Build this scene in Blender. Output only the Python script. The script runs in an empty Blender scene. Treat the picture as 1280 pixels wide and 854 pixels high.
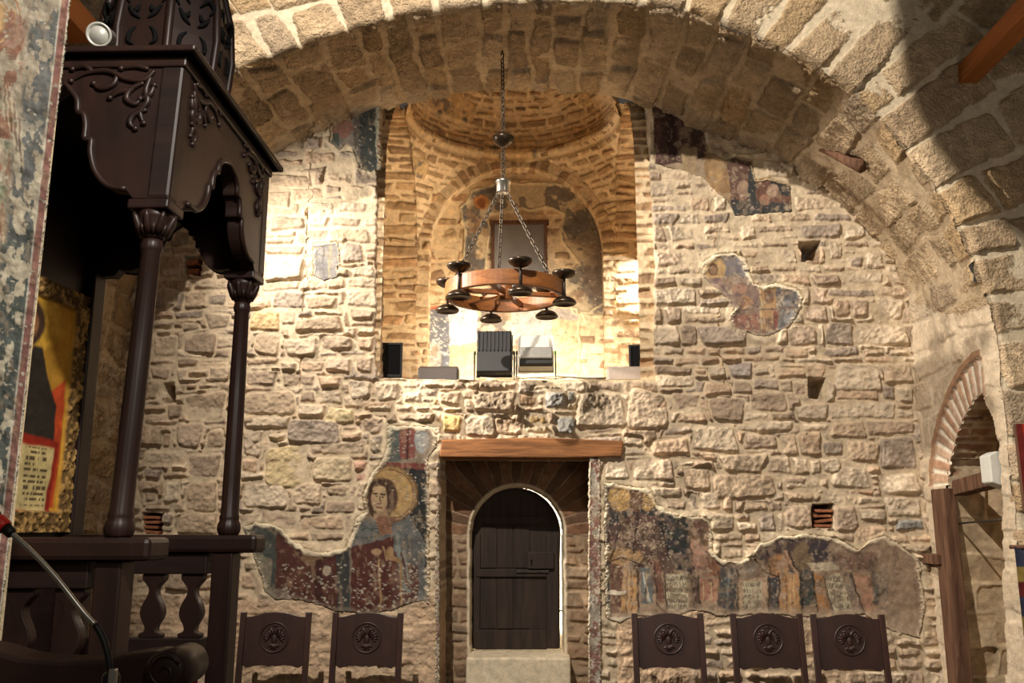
import bpy, bmesh, math, random
import numpy as np
from mathutils import Vector, Matrix

# ------------------------------------------------------------------ camera
F = 1144.0; PITCH = math.radians(11.4); YAW = math.radians(1.7)
CAM = np.array([0.0, 0.0, 1.85])
PI = math.pi
scene = bpy.context.scene
COL = scene.collection

def rays(px, py):
    x = (np.asarray(px, float) - 640) / F; y = (427 - np.asarray(py, float)) / F
    dx = x; dy = math.cos(PITCH) - y * math.sin(PITCH); dz = math.sin(PITCH) + y * math.cos(PITCH)
    return (dx * math.cos(YAW) - dy * math.sin(YAW), dx * math.sin(YAW) + dy * math.cos(YAW), dz)

def at(px, py, Y):
    """point of the plane y = Y seen at that pixel of the photograph"""
    dx, dy, dz = rays(px, py); s = Y / dy
    return Vector((float(dx * s), float(Y), float(CAM[2] + dz * s)))

def at_np(px, py, Y):
    dx, dy, dz = rays(px, py); s = Y / dy
    return dx * s, dy * s, CAM[2] + dz * s

def atx(px, py, X):
    dx, dy, dz = rays(px, py); s = X / dx
    return Vector((float(X), float(dy * s), float(CAM[2] + dz * s)))

cam_d = bpy.data.cameras.new('camera'); cam = bpy.data.objects.new('camera', cam_d); COL.objects.link(cam)
cam_d.sensor_width = 36; cam_d.lens = 36 * F / 1280; cam_d.clip_start = .05
cam.location = CAM; cam.rotation_euler = (PI / 2 + PITCH, 0, YAW)
scene.camera = cam

# ------------------------------------------------------------------ noise
def _hash(ix, iy, seed):
    h = (ix.astype(np.int64) * 374761393 + iy.astype(np.int64) * 668265263 + seed * 1274126177) & 0xffffffff
    h = ((h ^ (h >> 13)) * 1274126177) & 0xffffffff
    h = ((h ^ (h >> 16)) * 2246822519) & 0xffffffff
    return ((h ^ (h >> 15)) & 0xffffff) / float(0xffffff)

def vnoise(x, y, seed=0):
    x0 = np.floor(x); y0 = np.floor(y); fx = x - x0; fy = y - y0
    fx = fx * fx * fx * (fx * (fx * 6 - 15) + 10); fy = fy * fy * fy * (fy * (fy * 6 - 15) + 10)
    a = _hash(x0, y0, seed); b = _hash(x0 + 1, y0, seed); c = _hash(x0, y0 + 1, seed); d = _hash(x0 + 1, y0 + 1, seed)
    return (a + (b - a) * fx) + ((c + (d - c) * fx) - (a + (b - a) * fx)) * fy

def fbm(x, y, seed=0, octs=4, gain=.5):
    t = np.zeros(np.broadcast(x, y).shape); a = 1.0; n = 0
    for k in range(octs):
        t += a * (vnoise(x * 2 ** k + 17.3 * k, y * 2 ** k - 9.1 * k, seed + k) - .5); n += a; a *= gain
    return t / n * 2

def sstep(a, b, x):
    t = np.clip((x - a) / (b - a), 0, 1); return t * t * (3 - 2 * t)

def lin(c):
    c = np.asarray(c, float) / 255.0
    return np.where(c <= .04045, c / 12.92, ((c + .055) / 1.055) ** 2.4)

def in_poly(X, Y, pts):
    r = np.zeros(X.shape, bool); n = len(pts)
    for i in range(n):
        x1, y1 = pts[i]; x2, y2 = pts[(i + 1) % n]
        if y1 == y2: continue
        c = (y1 > Y) != (y2 > Y)
        r ^= c & (X < (x2 - x1) * (Y - y1) / (y2 - y1) + x1)
    return r

def poly_sdf(X, Y, pts):
    d = np.full(X.shape, 1e9); n = len(pts)
    for i in range(n):
        x1, y1 = pts[i]; x2, y2 = pts[(i + 1) % n]
        ex, ey = x2 - x1, y2 - y1
        t = np.clip(((X - x1) * ex + (Y - y1) * ey) / (ex * ex + ey * ey + 1e-12), 0, 1)
        d = np.minimum(d, np.hypot(X - x1 - t * ex, Y - y1 - t * ey))
    return np.where(in_poly(X, Y, pts), d, -d)

# ------------------------------------------------------------------ materials
def nodes(name):
    m = bpy.data.materials.new(name); m.use_nodes = True
    nt = m.node_tree; b = nt.nodes['Principled BSDF']
    return m, nt, b

def N(nt, kind, **kw):
    n = nt.nodes.new(kind)
    for k, v in kw.items():
        if k in n.inputs: n.inputs[k].default_value = v
        else: setattr(n, k, v)
    return n

def painted(name, rough=.9, var=.25, scale=9, bump=.35, fine=70, pits=0.0, bdist=.01):
    """stone / plaster: its own colour attribute, mottled, with fine bump; pits = porous tufa"""
    m, nt, b = nodes(name); L = nt.links
    a = N(nt, 'ShaderNodeAttribute', attribute_name='Col')
    tc = N(nt, 'ShaderNodeTexCoord')
    n1 = N(nt, 'ShaderNodeTexNoise', Scale=scale, Detail=6.0, Roughness=.65); L.new(tc.outputs['Object'], n1.inputs['Vector'])
    mr = N(nt, 'ShaderNodeMapRange'); mr.inputs[1].default_value = .3; mr.inputs[2].default_value = .7
    mr.inputs[3].default_value = 1 - var; mr.inputs[4].default_value = 1 + var
    L.new(n1.outputs['Fac'], mr.inputs[0])
    mx = N(nt, 'ShaderNodeMix', data_type='RGBA', blend_type='MULTIPLY'); mx.inputs[0].default_value = 1
    L.new(a.outputs['Color'], mx.inputs[6]); L.new(mr.outputs[0], mx.inputs[7])
    L.new(mx.outputs[2], b.inputs['Base Color'])
    n2 = N(nt, 'ShaderNodeTexNoise', Scale=fine, Detail=5.0, Roughness=.7); L.new(tc.outputs['Object'], n2.inputs['Vector'])
    h = n2.outputs['Fac']
    if pits:
        v = N(nt, 'ShaderNodeTexNoise', Scale=48.0, Detail=3.0, Roughness=.6); L.new(tc.outputs['Object'], v.inputs['Vector'])
        r = N(nt, 'ShaderNodeMapRange'); r.inputs[1].default_value = .30; r.inputs[2].default_value = .58
        L.new(v.outputs['Fac'], r.inputs[0])
        pa = N(nt, 'ShaderNodeAttribute', attribute_name='pit')
        mu = N(nt, 'ShaderNodeMath', operation='MULTIPLY'); L.new(r.outputs[0], mu.inputs[0]); L.new(pa.outputs['Fac'], mu.inputs[1])
        ma = N(nt, 'ShaderNodeMath', operation='MULTIPLY_ADD'); ma.inputs[1].default_value = pits
        L.new(mu.outputs[0], ma.inputs[0]); L.new(h, ma.inputs[2]); h = ma.outputs[0]
    bp = N(nt, 'ShaderNodeBump', Strength=bump, Distance=bdist); L.new(h, bp.inputs['Height'])
    L.new(bp.outputs['Normal'], b.inputs['Normal'])
    b.inputs['Roughness'].default_value = rough; b.inputs['Specular IOR Level'].default_value = .15
    return m

def wood(name, c1, c2, rough=.5, scale=(3, 3, 30), bump=.2, spec=.4, axis=None):
    m, nt, b = nodes(name); L = nt.links
    tc = N(nt, 'ShaderNodeTexCoord'); mp = N(nt, 'ShaderNodeMapping'); mp.inputs['Scale'].default_value = scale
    L.new(tc.outputs['Object'], mp.inputs['Vector'])
    n1 = N(nt, 'ShaderNodeTexNoise', Scale=1.0, Detail=7.0, Roughness=.6, Distortion=.6); L.new(mp.outputs[0], n1.inputs['Vector'])
    cr = N(nt, 'ShaderNodeValToRGB'); cr.color_ramp.elements[0].position = .35; cr.color_ramp.elements[1].position = .7
    cr.color_ramp.elements[0].color = (*lin(c1), 1); cr.color_ramp.elements[1].color = (*lin(c2), 1)
    L.new(n1.outputs['Fac'], cr.inputs[0]); L.new(cr.outputs[0], b.inputs['Base Color'])
    bp = N(nt, 'ShaderNodeBump', Strength=bump, Distance=.003); L.new(n1.outputs['Fac'], bp.inputs['Height'])
    L.new(bp.outputs['Normal'], b.inputs['Normal'])
    b.inputs['Roughness'].default_value = rough; b.inputs['Specular IOR Level'].default_value = spec
    return m

def plain(name, c, rough=.5, metal=0.0, spec=.4, var=.12, scale=25, bump=.05):
    m, nt, b = nodes(name); L = nt.links
    tc = N(nt, 'ShaderNodeTexCoord')
    n1 = N(nt, 'ShaderNodeTexNoise', Scale=scale, Detail=4.0); L.new(tc.outputs['Object'], n1.inputs['Vector'])
    cr = N(nt, 'ShaderNodeValToRGB'); l = lin(c)
    cr.color_ramp.elements[0].position = .3; cr.color_ramp.elements[1].position = .7
    cr.color_ramp.elements[0].color = (*(l * (1 - var)), 1); cr.color_ramp.elements[1].color = (*np.minimum(l * (1 + var), 1), 1)
    L.new(n1.outputs['Fac'], cr.inputs[0]); L.new(cr.outputs[0], b.inputs['Base Color'])
    bp = N(nt, 'ShaderNodeBump', Strength=bump, Distance=.004); L.new(n1.outputs['Fac'], bp.inputs['Height'])
    L.new(bp.outputs['Normal'], b.inputs['Normal'])
    b.inputs['Roughness'].default_value = rough; b.inputs['Metallic'].default_value = metal; b.inputs['Specular IOR Level'].default_value = spec
    return m

M = dict(
    stone=painted('rubble_stone', .92, .28, 14, .55, 60),
    tufa=painted('porous_tufa', .95, .22, 16, .8, 75, pits=1.7, bdist=.018),
    brickwork=painted('niche_masonry', .92, .25, 14, .6, 60, pits=.8),
    fresco=painted('fresco_plaster', .8, .22, 22, .3, 90),
    dark=wood('dark_walnut', (33, 21, 18), (49, 31, 26), .42, (9, 9, 2.5), .25, .35),
    darkh=wood('dark_walnut_panel', (29, 19, 17), (43, 28, 24), .48, (3, 3, 20), .2, .35),
    chair=wood('chair_walnut', (42, 25, 21), (58, 35, 29), .42, (14, 14, 2.5), .2, .45),
    door=wood('door_timber', (34, 26, 22), (56, 43, 35), .65, (16, 6, 1.5), .5, .3),
    lintel=wood('lintel_timber', (94, 62, 38), (154, 104, 64), .75, (2.5, 12, 28), .7, .2),
    beam=wood('tie_beam_timber', (150, 88, 40), (185, 115, 58), .65, (22, 1.2, 22), .4, .3),
    oldwood=wood('weathered_timber', (72, 50, 39), (116, 86, 66), .85, (22, 22, 2.5), .8, .15),
    wheel=wood('wheel_oak', (120, 72, 34), (164, 104, 54), .5, (6, 6, 26), .3, .4),
    bronze=plain('dark_bronze', (70, 58, 46), .32, .75, .5, .4, 18),
    iron=plain('wrought_iron', (66, 60, 54), .5, .7, .5, .3, 30),
    chain=plain('chain_metal', (84, 74, 62), .5, .6, .5, .25, 30),
    black=plain('black_housing', (24, 23, 22), .5, 0, .3, .2, 30),
    greyh=plain('grey_housing', (120, 118, 112), .45, .2, .4, .1, 30),
    palegrey=plain('pale_grey_housing', (186, 184, 176), .4, .2, .4, .06, 30),
    beige=plain('beige_housing', (176, 160, 146), .5, 0, .4, .06, 30),
    brownh=plain('brown_grey_housing', (58, 50, 44), .55, 0, .35, .1, 30),
    white=plain('white_plastic', (196, 196, 188), .4, 0, .4, .04, 20),
    silver=plain('brushed_silver', (190, 186, 176), .28, .9, .5, .08, 40),
    glassdark=plain('dark_lens', (18, 18, 20), .12, 0, .6, .1, 20),
    blindp=plain('grey_window_board', (126, 122, 118), .75, 0, .2, .05, 8),
    red=plain('red_velvet', (86, 8, 16), .9, 0, .15, .25, 60),
    redplastic=plain('red_ring', (200, 44, 30), .4, 0, .4, .05, 20),
    foam=plain('black_foam', (20, 20, 20), .95, 0, .1, .3, 200, .4),
    green=plain('green_knob', (90, 140, 50), .5, 0, .3, .05, 20),
    gold=plain('gilt_relief', (128, 100, 52), .45, .55, .5, .55, 140, .8),
    cable=plain('grey_cable', (150, 140, 124), .6, 0, .3, .05, 20),
    ground=plain('sunlit_ground', (210, 200, 180), .9, 0, .1, .1, 5),
    hole=plain('hole_earth', (74, 58, 44), .95, 0, .1, .4, 20, .5),
    brick=plain('brick_red', (150, 98, 70), .9, 0, .1, .3, 30, .5),
    slab=plain('floor_slabs', (96, 86, 72), .8, 0, .2, .25, 4, .3),
)

# ------------------------------------------------------------------ objects
def link(o, parent=None):
    COL.objects.link(o)
    if parent is not None: o.parent = parent
    return o

def tag(o, label, cat, group=None):
    o['label'] = label; o['category'] = cat
    if group: o['group'] = group
    return o

def struct(o):
    o['kind'] = 'structure'; return o

def thing(name, label, cat, loc=(0, 0, 0), group=None, rot=0):
    o = bpy.data.objects.new(name, None); o.empty_display_size = .1
    o.location = loc; o.rotation_euler = (0, 0, rot)
    COL.objects.link(o); return tag(o, label, cat, group)

class MB:
    def __init__(s, off=(0, 0, 0)):
        s.v = []; s.f = []; s.off = Vector(off); s.sm = []
    def add(s, vs, fs, smooth=False):
        b = len(s.v); s.v += [tuple(Vector(p) - s.off) for p in vs]
        s.f += [tuple(b + i for i in f) for f in fs]; s.sm += [smooth] * len(fs); return s
    def box(s, lo, hi, M4=None):
        (x0, y0, z0), (x1, y1, z1) = lo, hi
        vs = [Vector(p) for p in ((x0, y0, z0), (x1, y0, z0), (x1, y1, z0), (x0, y1, z0), (x0, y0, z1), (x1, y0, z1), (x1, y1, z1), (x0, y1, z1))]
        if M4 is not None: vs = [M4 @ p for p in vs]
        return s.add(vs, [(3, 2, 1, 0), (4, 5, 6, 7), (0, 1, 5, 4), (1, 2, 6, 5), (2, 3, 7, 6), (3, 0, 4, 7)])
    def cbox(s, c, d, M4=None):
        c = Vector(c); h = Vector(d) / 2
        if M4 is None: return s.box(c - h, c + h)
        return s.box(-h, h, Matrix.Translation(c) @ M4)
    def prism(s, pts, o, u, w, t):
        """outline pts (a,b) -> o + a*u + b*w, extruded by the vector t"""
        o, u, w, t = map(Vector, (o, u, w, t)); n = len(pts)
        a = [o + u * p + w * q for p, q in pts]; b = [p + t for p in a]
        fs = [tuple(range(n - 1, -1, -1)), tuple(range(n, 2 * n))]
        fs += [(i, (i + 1) % n, n + (i + 1) % n, n + i) for i in range(n)]
        return s.add(a + b, fs)
    def lathe(s, prof, c=(0, 0, 0), seg=24, axis=None, flute=0, fn=8, smooth=True):
        c = Vector(c); vs = []; fs = []; n = len(prof)
        R = Matrix.Identity(3) if axis is None else Vector((0, 0, 1)).rotation_difference(Vector(axis)).to_matrix()
        for r, z in prof:
            for k in range(seg):
                a = 2 * PI * k / seg; rr = r
                if flute and r > .0: rr = r * (1 - flute * abs(math.sin(a * fn / 2)) ** .6)
                vs.append(c + R @ Vector((rr * math.cos(a), rr * math.sin(a), z)))
        for i in range(n - 1):
            for k in range(seg):
                k2 = (k + 1) % seg
                fs.append((i * seg + k, i * seg + k2, (i + 1) * seg + k2, (i + 1) * seg + k))
        if prof[0] != prof[-1]:
            fs.append(tuple(range(seg - 1, -1, -1))); fs.append(tuple((n - 1) * seg + k for k in range(seg)))
        return s.add(vs, fs, smooth)
    def tube(s, pts, r, seg=8, closed=False):
        pts = [Vector(p) for p in pts]; n = len(pts)
        rs = list(r) if hasattr(r, '__len__') else [r] * n
        vs = []; fs = []; ref = None
        for i, p in enumerate(pts):
            if closed: t = pts[(i + 1) % n] - pts[i - 1]
            else: t = pts[min(i + 1, n - 1)] - pts[max(i - 1, 0)]
            t.normalize()
            if ref is None:
                ref = t.orthogonal().normalized()
            ref = (ref - t * ref.dot(t))
            if ref.length < 1e-6: ref = t.orthogonal()
            ref.normalize(); bi = t.cross(ref)
            for k in range(seg):
                a = 2 * PI * k / seg; vs.append(p + (ref * math.cos(a) + bi * math.sin(a)) * rs[i])
        for i in range(n if closed else n - 1):
            j = (i + 1) % n
            for k in range(seg):
                k2 = (k + 1) % seg; fs.append((i * seg + k, i * seg + k2, j * seg + k2, j * seg + k))
        if not closed:
            fs.append(tuple(range(seg - 1, -1, -1))); fs.append(tuple((n - 1) * seg + k for k in range(seg)))
        return s.add(vs, fs, True)
    def ell(s, c, r, seg=12, rings=7, R=None):
        c = Vector(c); vs = []; fs = []
        for i in range(rings + 1):
            ph = -PI / 2 + PI * i / rings
            for k in range(seg):
                a = 2 * PI * k / seg
                q = Vector((r[0] * math.cos(ph) * math.cos(a), r[1] * math.cos(ph) * math.sin(a), r[2] * math.sin(ph)))
                vs.append(c + (R @ q if R else q))
        for i in range(rings):
            for k in range(seg):
                k2 = (k + 1) % seg; fs.append((i * seg + k, i * seg + k2, (i + 1) * seg + k2, (i + 1) * seg + k))
        return s.add(vs, fs, True)
    def build(s, name, mat, parent=None, bevel=0.0, seg=2):
        me = bpy.data.meshes.new(name); me.from_pydata(s.v, [], s.f); me.update()
        me.polygons.foreach_set('use_smooth', s.sm)
        bm = bmesh.new(); bm.from_mesh(me); bmesh.ops.remove_doubles(bm, verts=bm.verts, dist=1e-6)
        bmesh.ops.recalc_face_normals(bm, faces=bm.faces); bm.to_mesh(me); bm.free()
        me.materials.append(M[mat] if isinstance(mat, str) else mat)
        o = bpy.data.objects.new(name, me); link(o, parent)
        if bevel:
            b = o.modifiers.new('bevel', 'BEVEL'); b.width = bevel; b.segments = seg; b.limit_method = 'ANGLE'; b.angle_limit = .7
        return o

def grid_mesh(name, P, col, mat, keep=None, pit=None, parent=None, extra=None):
    n, m = P.shape[:2]
    idx = np.arange(n * m).reshape(n, m)
    q = np.stack([idx[:-1, :-1], idx[1:, :-1], idx[1:, 1:], idx[:-1, 1:]], -1)
    q = q.reshape(-1, 4) if keep is None else q[keep]
    used = np.zeros(n * m, bool); used[q.ravel()] = True
    remap = np.cumsum(used) - 1; q = remap[q]
    V = P.reshape(-1, 3)[used]; Cc = np.clip(col.reshape(-1, 3)[used], 0, 1)
    pt = None if pit is None else np.broadcast_to(pit, (n, m)).reshape(-1)[used]
    if extra is not None:
        eV, eq, eC = extra; q = np.vstack([q, eq + len(V)]); V = np.vstack([V, eV]); Cc = np.vstack([Cc, eC])
        if pt is not None: pt = np.concatenate([pt, np.zeros(len(eV))])
    me = bpy.data.meshes.new(name)
    me.vertices.add(len(V)); me.vertices.foreach_set('co', V.astype(np.float32).ravel())
    me.loops.add(q.size); me.loops.foreach_set('vertex_index', q.astype(np.int32).ravel())
    me.polygons.add(len(q)); me.polygons.foreach_set('loop_start', np.arange(0, q.size, 4, dtype=np.int32))
    me.polygons.foreach_set('use_smooth', np.ones(len(q), bool))
    me.update(calc_edges=True)
    a = me.color_attributes.new('Col', 'FLOAT_COLOR', 'POINT')
    a.data.foreach_set('color', np.hstack([Cc, np.ones((len(Cc), 1))]).astype(np.float32).ravel())
    if pt is not None:
        b = me.attributes.new('pit', 'FLOAT', 'POINT'); b.data.foreach_set('value', pt.astype(np.float32))
    me.materials.append(M[mat])
    o = bpy.data.objects.new(name, me); return link(o, parent)

# ------------------------------------------------------------------ masonry
def rows_of_stones(u0, u1, v0, v1, rng, rh=(.10, .26), w=(.14, .5), split=.3):
    out = []; v = v0
    while v < v1:
        h = rng.uniform(*rh); u = u0 - rng.uniform(0, .3)
        while u < u1:
            ww = rng.uniform(*w) * (.6 + .6 * h / rh[1])
            if rng.random() < split and h > .13:
                k = rng.uniform(.35, .65); out.append((u, u + ww, v, v + h * k)); out.append((u, u + ww * rng.uniform(.7, 1), v + h * k, v + h))
            else:
                out.append((u, u + ww, v, v + h))
            u += ww
        v += h
    return out

PAL = [lin(c) for c in ((184, 164, 140), (172, 151, 127), (194, 176, 152), (162, 142, 122), (186, 160, 134), (156, 141, 127), (178, 157, 136), (200, 183, 159))]

def masonry(u, v, traced, auto, seed, pal=PAL, mortar=(193, 175, 148), gap=.012, edge=.035, hgt=(.02, .055), warp=.022, lvl=.012, lvlfn=None, rough=.012, rot=.05, rnd=(.22, .5), tint=.88):
    """height, colour and stone mask of rough stonework on the grid u x v (metres)"""
    rng = random.Random(seed)
    U, V = np.meshgrid(u, v, indexing='ij')
    wu = U + warp * fbm(U * 3.1, V * 3.1, seed + 1, 3) + warp * .5 * fbm(U * 11, V * 11, seed + 2, 3)
    wv = V + warp * .8 * fbm(U * 2.7, V * 3.5, seed + 3, 3) + warp * .45 * fbm(U * 12, V * 12, seed + 4, 3)
    D = np.full(U.shape, -.2); ID = np.full(U.shape, -1, int); TL = np.zeros(U.shape); Dt = np.full(U.shape, -.2)
    cols = []; hs = []; eds = []; pad = .13
    def run(st, is_auto):
        a0, a1, b0, b1 = st[:4]; k = len(cols)
        c = lin(st[4]) if len(st) > 4 and st[4] else pal[rng.randrange(len(pal))]
        c = c * tint + lin(mortar) * (1 - tint); cols.append(c * rng.uniform(.84, 1.1)); hs.append(rng.uniform(*hgt)); eds.append(edge * rng.uniform(.5, 1.3))
        i0, i1 = np.searchsorted(u, (a0 - pad, a1 + pad)); j0, j1 = np.searchsorted(v, (b0 - pad, b1 + pad))
        if i1 <= i0 or j1 <= j0: return
        S = (slice(i0, i1), slice(j0, j1))
        x = wu[S] - (a0 + a1) / 2; y = wv[S] - (b0 + b1) / 2; an = rng.gauss(0, rot)
        x, y = x * math.cos(an) + y * math.sin(an), -x * math.sin(an) + y * math.cos(an)
        hw = (a1 - a0) / 2 - gap; hh = (b1 - b0) / 2 - gap
        sk = rng.uniform(-.16, .16); sk2 = rng.uniform(-.16, .16)
        hh2 = hh * (1 + sk * x / max(hw, .01)); hw2 = hw * (1 + sk2 * y / max(hh, .01))
        r = min(hw, hh) * rng.uniform(*rnd)
        qx = np.abs(x) - hw2 + r; qy = np.abs(y) - hh2 + r
        d = -(np.hypot(np.maximum(qx, 0), np.maximum(qy, 0)) + np.minimum(np.maximum(qx, qy), 0) - r)
        if is_auto: d = np.minimum(d, -Dt[S] - gap * .8)
        else: Dt[S] = np.maximum(Dt[S], d)
        up = d > D[S]
        D[S] = np.where(up, d, D[S]); ID[S] = np.where(up, k, ID[S])
        TL[S] = np.where(up, (x * rng.gauss(0, .06) + y * rng.gauss(0, .08)), TL[S])
    for st in traced: run(st, False)
    for st in auto: run(st, True)
    hs_ = np.array(hs + [0.0]); ed_ = np.array(eds + [.03]); cl_ = np.array(cols + [lin(mortar)])
    e = ed_[ID]
    pr = sstep(0, 1, D / e)
    rg = fbm(U * 9, V * 9, seed + 7, 4, .6); rg2 = fbm(U * 34, V * 34, seed + 9, 3, .6)
    cells = fbm(U * 5 + ID * 3.7, V * 5 - ID * 1.9, seed + 11, 3, .55)
    H = pr * (hs_[ID] + TL + rough * 1.3 * cells + rough * .7 * rg2)
    ml = lvl * (1 + .9 * fbm(U * 2.2, V * 2.2, seed + 13, 3)) + .006 * rg + .003 * rg2
    if lvlfn is not None: ml = ml + lvlfn(U, V)
    st_m = sstep(-.004, .006, H - ml) * sstep(-.002, .01, D)
    Hf = np.maximum(H, ml)
    tone = 1 + .16 * rg + .12 * rg2
    c = cl_[ID] * (1 + .22 * cells)[..., None] * tone[..., None]
    cm = lin(mortar) * (1 + .12 * rg + .08 * rg2)[..., None]
    C = cm + (c - cm) * st_m[..., None]
    return U, V, Hf, C, st_m

# ------------------------------------------------------------------ painted plaster
class Canvas:
    def __init__(s, x0, x1, y0, y1, step, base, seed):
        s.x = np.arange(x0, x1 + step, step); s.y = np.arange(y0, y1 + step, step)
        s.X, s.Y = np.meshgrid(s.x, s.y, indexing='ij'); s.seed = seed; s.rng = random.Random(seed)
        s.C = np.broadcast_to(lin(base), s.X.shape + (3,)).copy()
        s.R = np.zeros(s.X.shape); s.step = step; s.cd = .0035
        s.wx = s.X + 2.2 * fbm(s.X / 9, s.Y / 9, seed + 50, 3); s.wy = s.Y + 2.2 * fbm(s.X / 9, s.Y / 9, seed + 60, 3)
        s.mott()
    def mott(s, amt=.35, sc=14):
        n = fbm(s.X / sc, s.Y / sc, s.seed + 3, 4, .6)
        s.C *= (1 + amt * n)[..., None]
    def fill(s, m, c, a=1.0):
        m = np.clip(m, 0, 1)[..., None] * a; s.C = s.C + (lin(c) * (1 + .25 * fbm(s.X / 6, s.Y / 6, s.seed + 5, 3))[..., None] - s.C) * m
    def ell(s, cx, cy, rx, ry, c, a=1.0, soft=.12):
        d = np.hypot((s.wx - cx) / rx, (s.wy - cy) / ry); s.fill(1 - sstep(1 - soft, 1 + soft, d), c, a)
    def ring(s, cx, cy, r, w, c, a=1.0):
        d = np.abs(np.hypot(s.wx - cx, s.wy - cy) - r); s.fill(1 - sstep(w * .6, w * 1.2, d), c, a)
    def poly(s, pts, c, a=1.0, soft=.8):
        s.fill(sstep(-soft, soft, poly_sdf(s.wx, s.wy, pts)), c, a)
    def line(s, pts, w, c, a=1.0):
        d = np.full(s.X.shape, 1e9)
        for (x1, y1), (x2, y2) in zip(pts[:-1], pts[1:]):
            ex, ey = x2 - x1, y2 - y1
            t = np.clip(((s.wx - x1) * ex + (s.wy - y1) * ey) / (ex * ex + ey * ey + 1e-9), 0, 1)
            d = np.minimum(d, np.hypot(s.wx - x1 - t * ex, s.wy - y1 - t * ey))
        s.fill(1 - sstep(w * .5, w * .5 + .8, d), c, a)
    def blotch(s, c, thr, sc, a=1.0, k=0):
        n = fbm(s.X / sc, s.Y / sc, s.seed + 80 + k, 4, .6); s.fill(sstep(thr, thr + .12, n), c, a)
    def chips(s, n, x0, x1, y0, y1, c=(214, 200, 176), size=(1.4, 3.2), within=None):
        size = (size[0] * .7, size[1] * .82)
        for _ in range(n):
            cx, cy = s.rng.uniform(x0, x1), s.rng.uniform(y0, y1)
            if within is not None and not in_poly(np.array([cx]), np.array([cy]), within)[0]: continue
            rx = s.rng.uniform(*size); ry = rx * s.rng.uniform(.35, .8); an = s.rng.uniform(-.7, .9)
            i0, i1 = np.searchsorted(s.x, (cx - 2 * rx, cx + 2 * rx)); j0, j1 = np.searchsorted(s.y, (cy - 2 * rx, cy + 2 * rx))
            if i1 <= i0 or j1 <= j0: continue
            S = (slice(i0, i1), slice(j0, j1)); x = s.X[S] - cx; y = s.Y[S] - cy
            x, y = x * math.cos(an) + y * math.sin(an), -x * math.sin(an) + y * math.cos(an)
            d = np.hypot(x / rx, (y - .25 * x * x / rx) / ry); m = 1 - sstep(.7, 1.1, d)
            s.C[S] = s.C[S] + (lin(c) * s.rng.uniform(.55, 1.0) - s.C[S]) * (m * s.rng.uniform(.5, .95))[..., None]
            s.R[S] = np.minimum(s.R[S], -s.cd * m)
    def letters(s, x0, x1, y0, y1, rows, c=(70, 50, 36), slant=0.0):
        for r in range(rows):
            y = y0 + (r + .5) * (y1 - y0) / rows; x = x0 + 1
            while x < x1 - 1:
                if s.rng.random() < .85:
                    xs = x + slant * (y - y0); h = (y1 - y0) / rows * .3
                    s.line([(xs, y - h), (xs + s.rng.uniform(-.8, .8), y + h)], .5, c, .7)
                    if s.rng.random() < .5: s.line([(xs, y), (xs + 1.6, y + s.rng.uniform(-h, h))], .4, c, .6)
                x += s.rng.uniform(2, 3.2)

def fresco(name, label, cv, outline, Y, thick=.036, sat=.68, val=.72,  rim=4.0, rimc=(214, 200, 172), wob=2.2, group=None, rimh=.012):
    wx = cv.X + wob * fbm(cv.X / 8, cv.Y / 8, cv.seed + 31, 3) + .8 * fbm(cv.X / 2.5, cv.Y / 2.5, cv.seed + 32, 2)
    wy = cv.Y + wob * fbm(cv.X / 8, cv.Y / 8, cv.seed + 33, 3) + .8 * fbm(cv.X / 2.5, cv.Y / 2.5, cv.seed + 34, 2)
    d = poly_sdf(wx, wy, outline)
    g = cv.C @ np.array([.3, .55, .15]); cv.C = (g[..., None] * np.array([1.04, 1.0, .93]) * (1 - sat) + cv.C * sat) * val
    cv.C[..., 2] = np.minimum(cv.C[..., 2], .5 * (cv.C[..., 0] + cv.C[..., 1]) * .97)
    wear = sstep(.12, .4, fbm(cv.X / 7, cv.Y / 11, cv.seed + 41, 4, .65)); cv.C = cv.C + (lin((158, 136, 110)) - cv.C) * (wear * .32)[..., None]
    rr = rim * (1 + .5 * fbm(cv.X / 15, cv.Y / 15, cv.seed + 35, 2))
    gx, gy = np.gradient(d); up = sstep(-.45, .35, gy / (np.hypot(gx, gy) + 1e-6)); rn = .55 + .45 * sstep(-.1, .15, fbm(cv.X / 30, cv.Y / 30, cv.seed + 43, 2))
    up = up * rn + .15
    k = (1 - sstep(rr * .45, rr * 1.1, d)) * np.clip(up, 0, 1)
    C = cv.C + (lin(rimc) * (1 + .15 * fbm(cv.X / 9, cv.Y / 9, 5, 2))[..., None] - cv.C) * k[..., None]
    off = thick * sstep(-.5, 1.8, d) - .02 + .02 * sstep(-.5, 1.0, d) + rimh * up * np.exp(-((d - rr * .5) / (rr * .5)) ** 2)
    off = off + cv.R + .008 * fbm(cv.X / 22, cv.Y / 22, cv.seed + 36, 3)
    x, y, z = at_np(cv.X, cv.Y, Y - off)
    P = np.stack([x, y, z], -1)
    kk = d > -.4; keep = kk[:-1, :-1] & kk[1:, :-1] & kk[1:, 1:] & kk[:-1, 1:]
    o = grid_mesh(name, P, C, 'fresco', keep)
    return tag(o, label, 'fresco', group or 'wall painting fragments')
# ------------------------------------------------------------------ back wall
YW = 8.2
XL, XR = -3.79, 3.376            # side walls under the great arch
def wz(px, py): p = at(px, py, YW); return (p.x, p.z)
def wpoly(pts): return [wz(*p) for p in pts]

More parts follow.
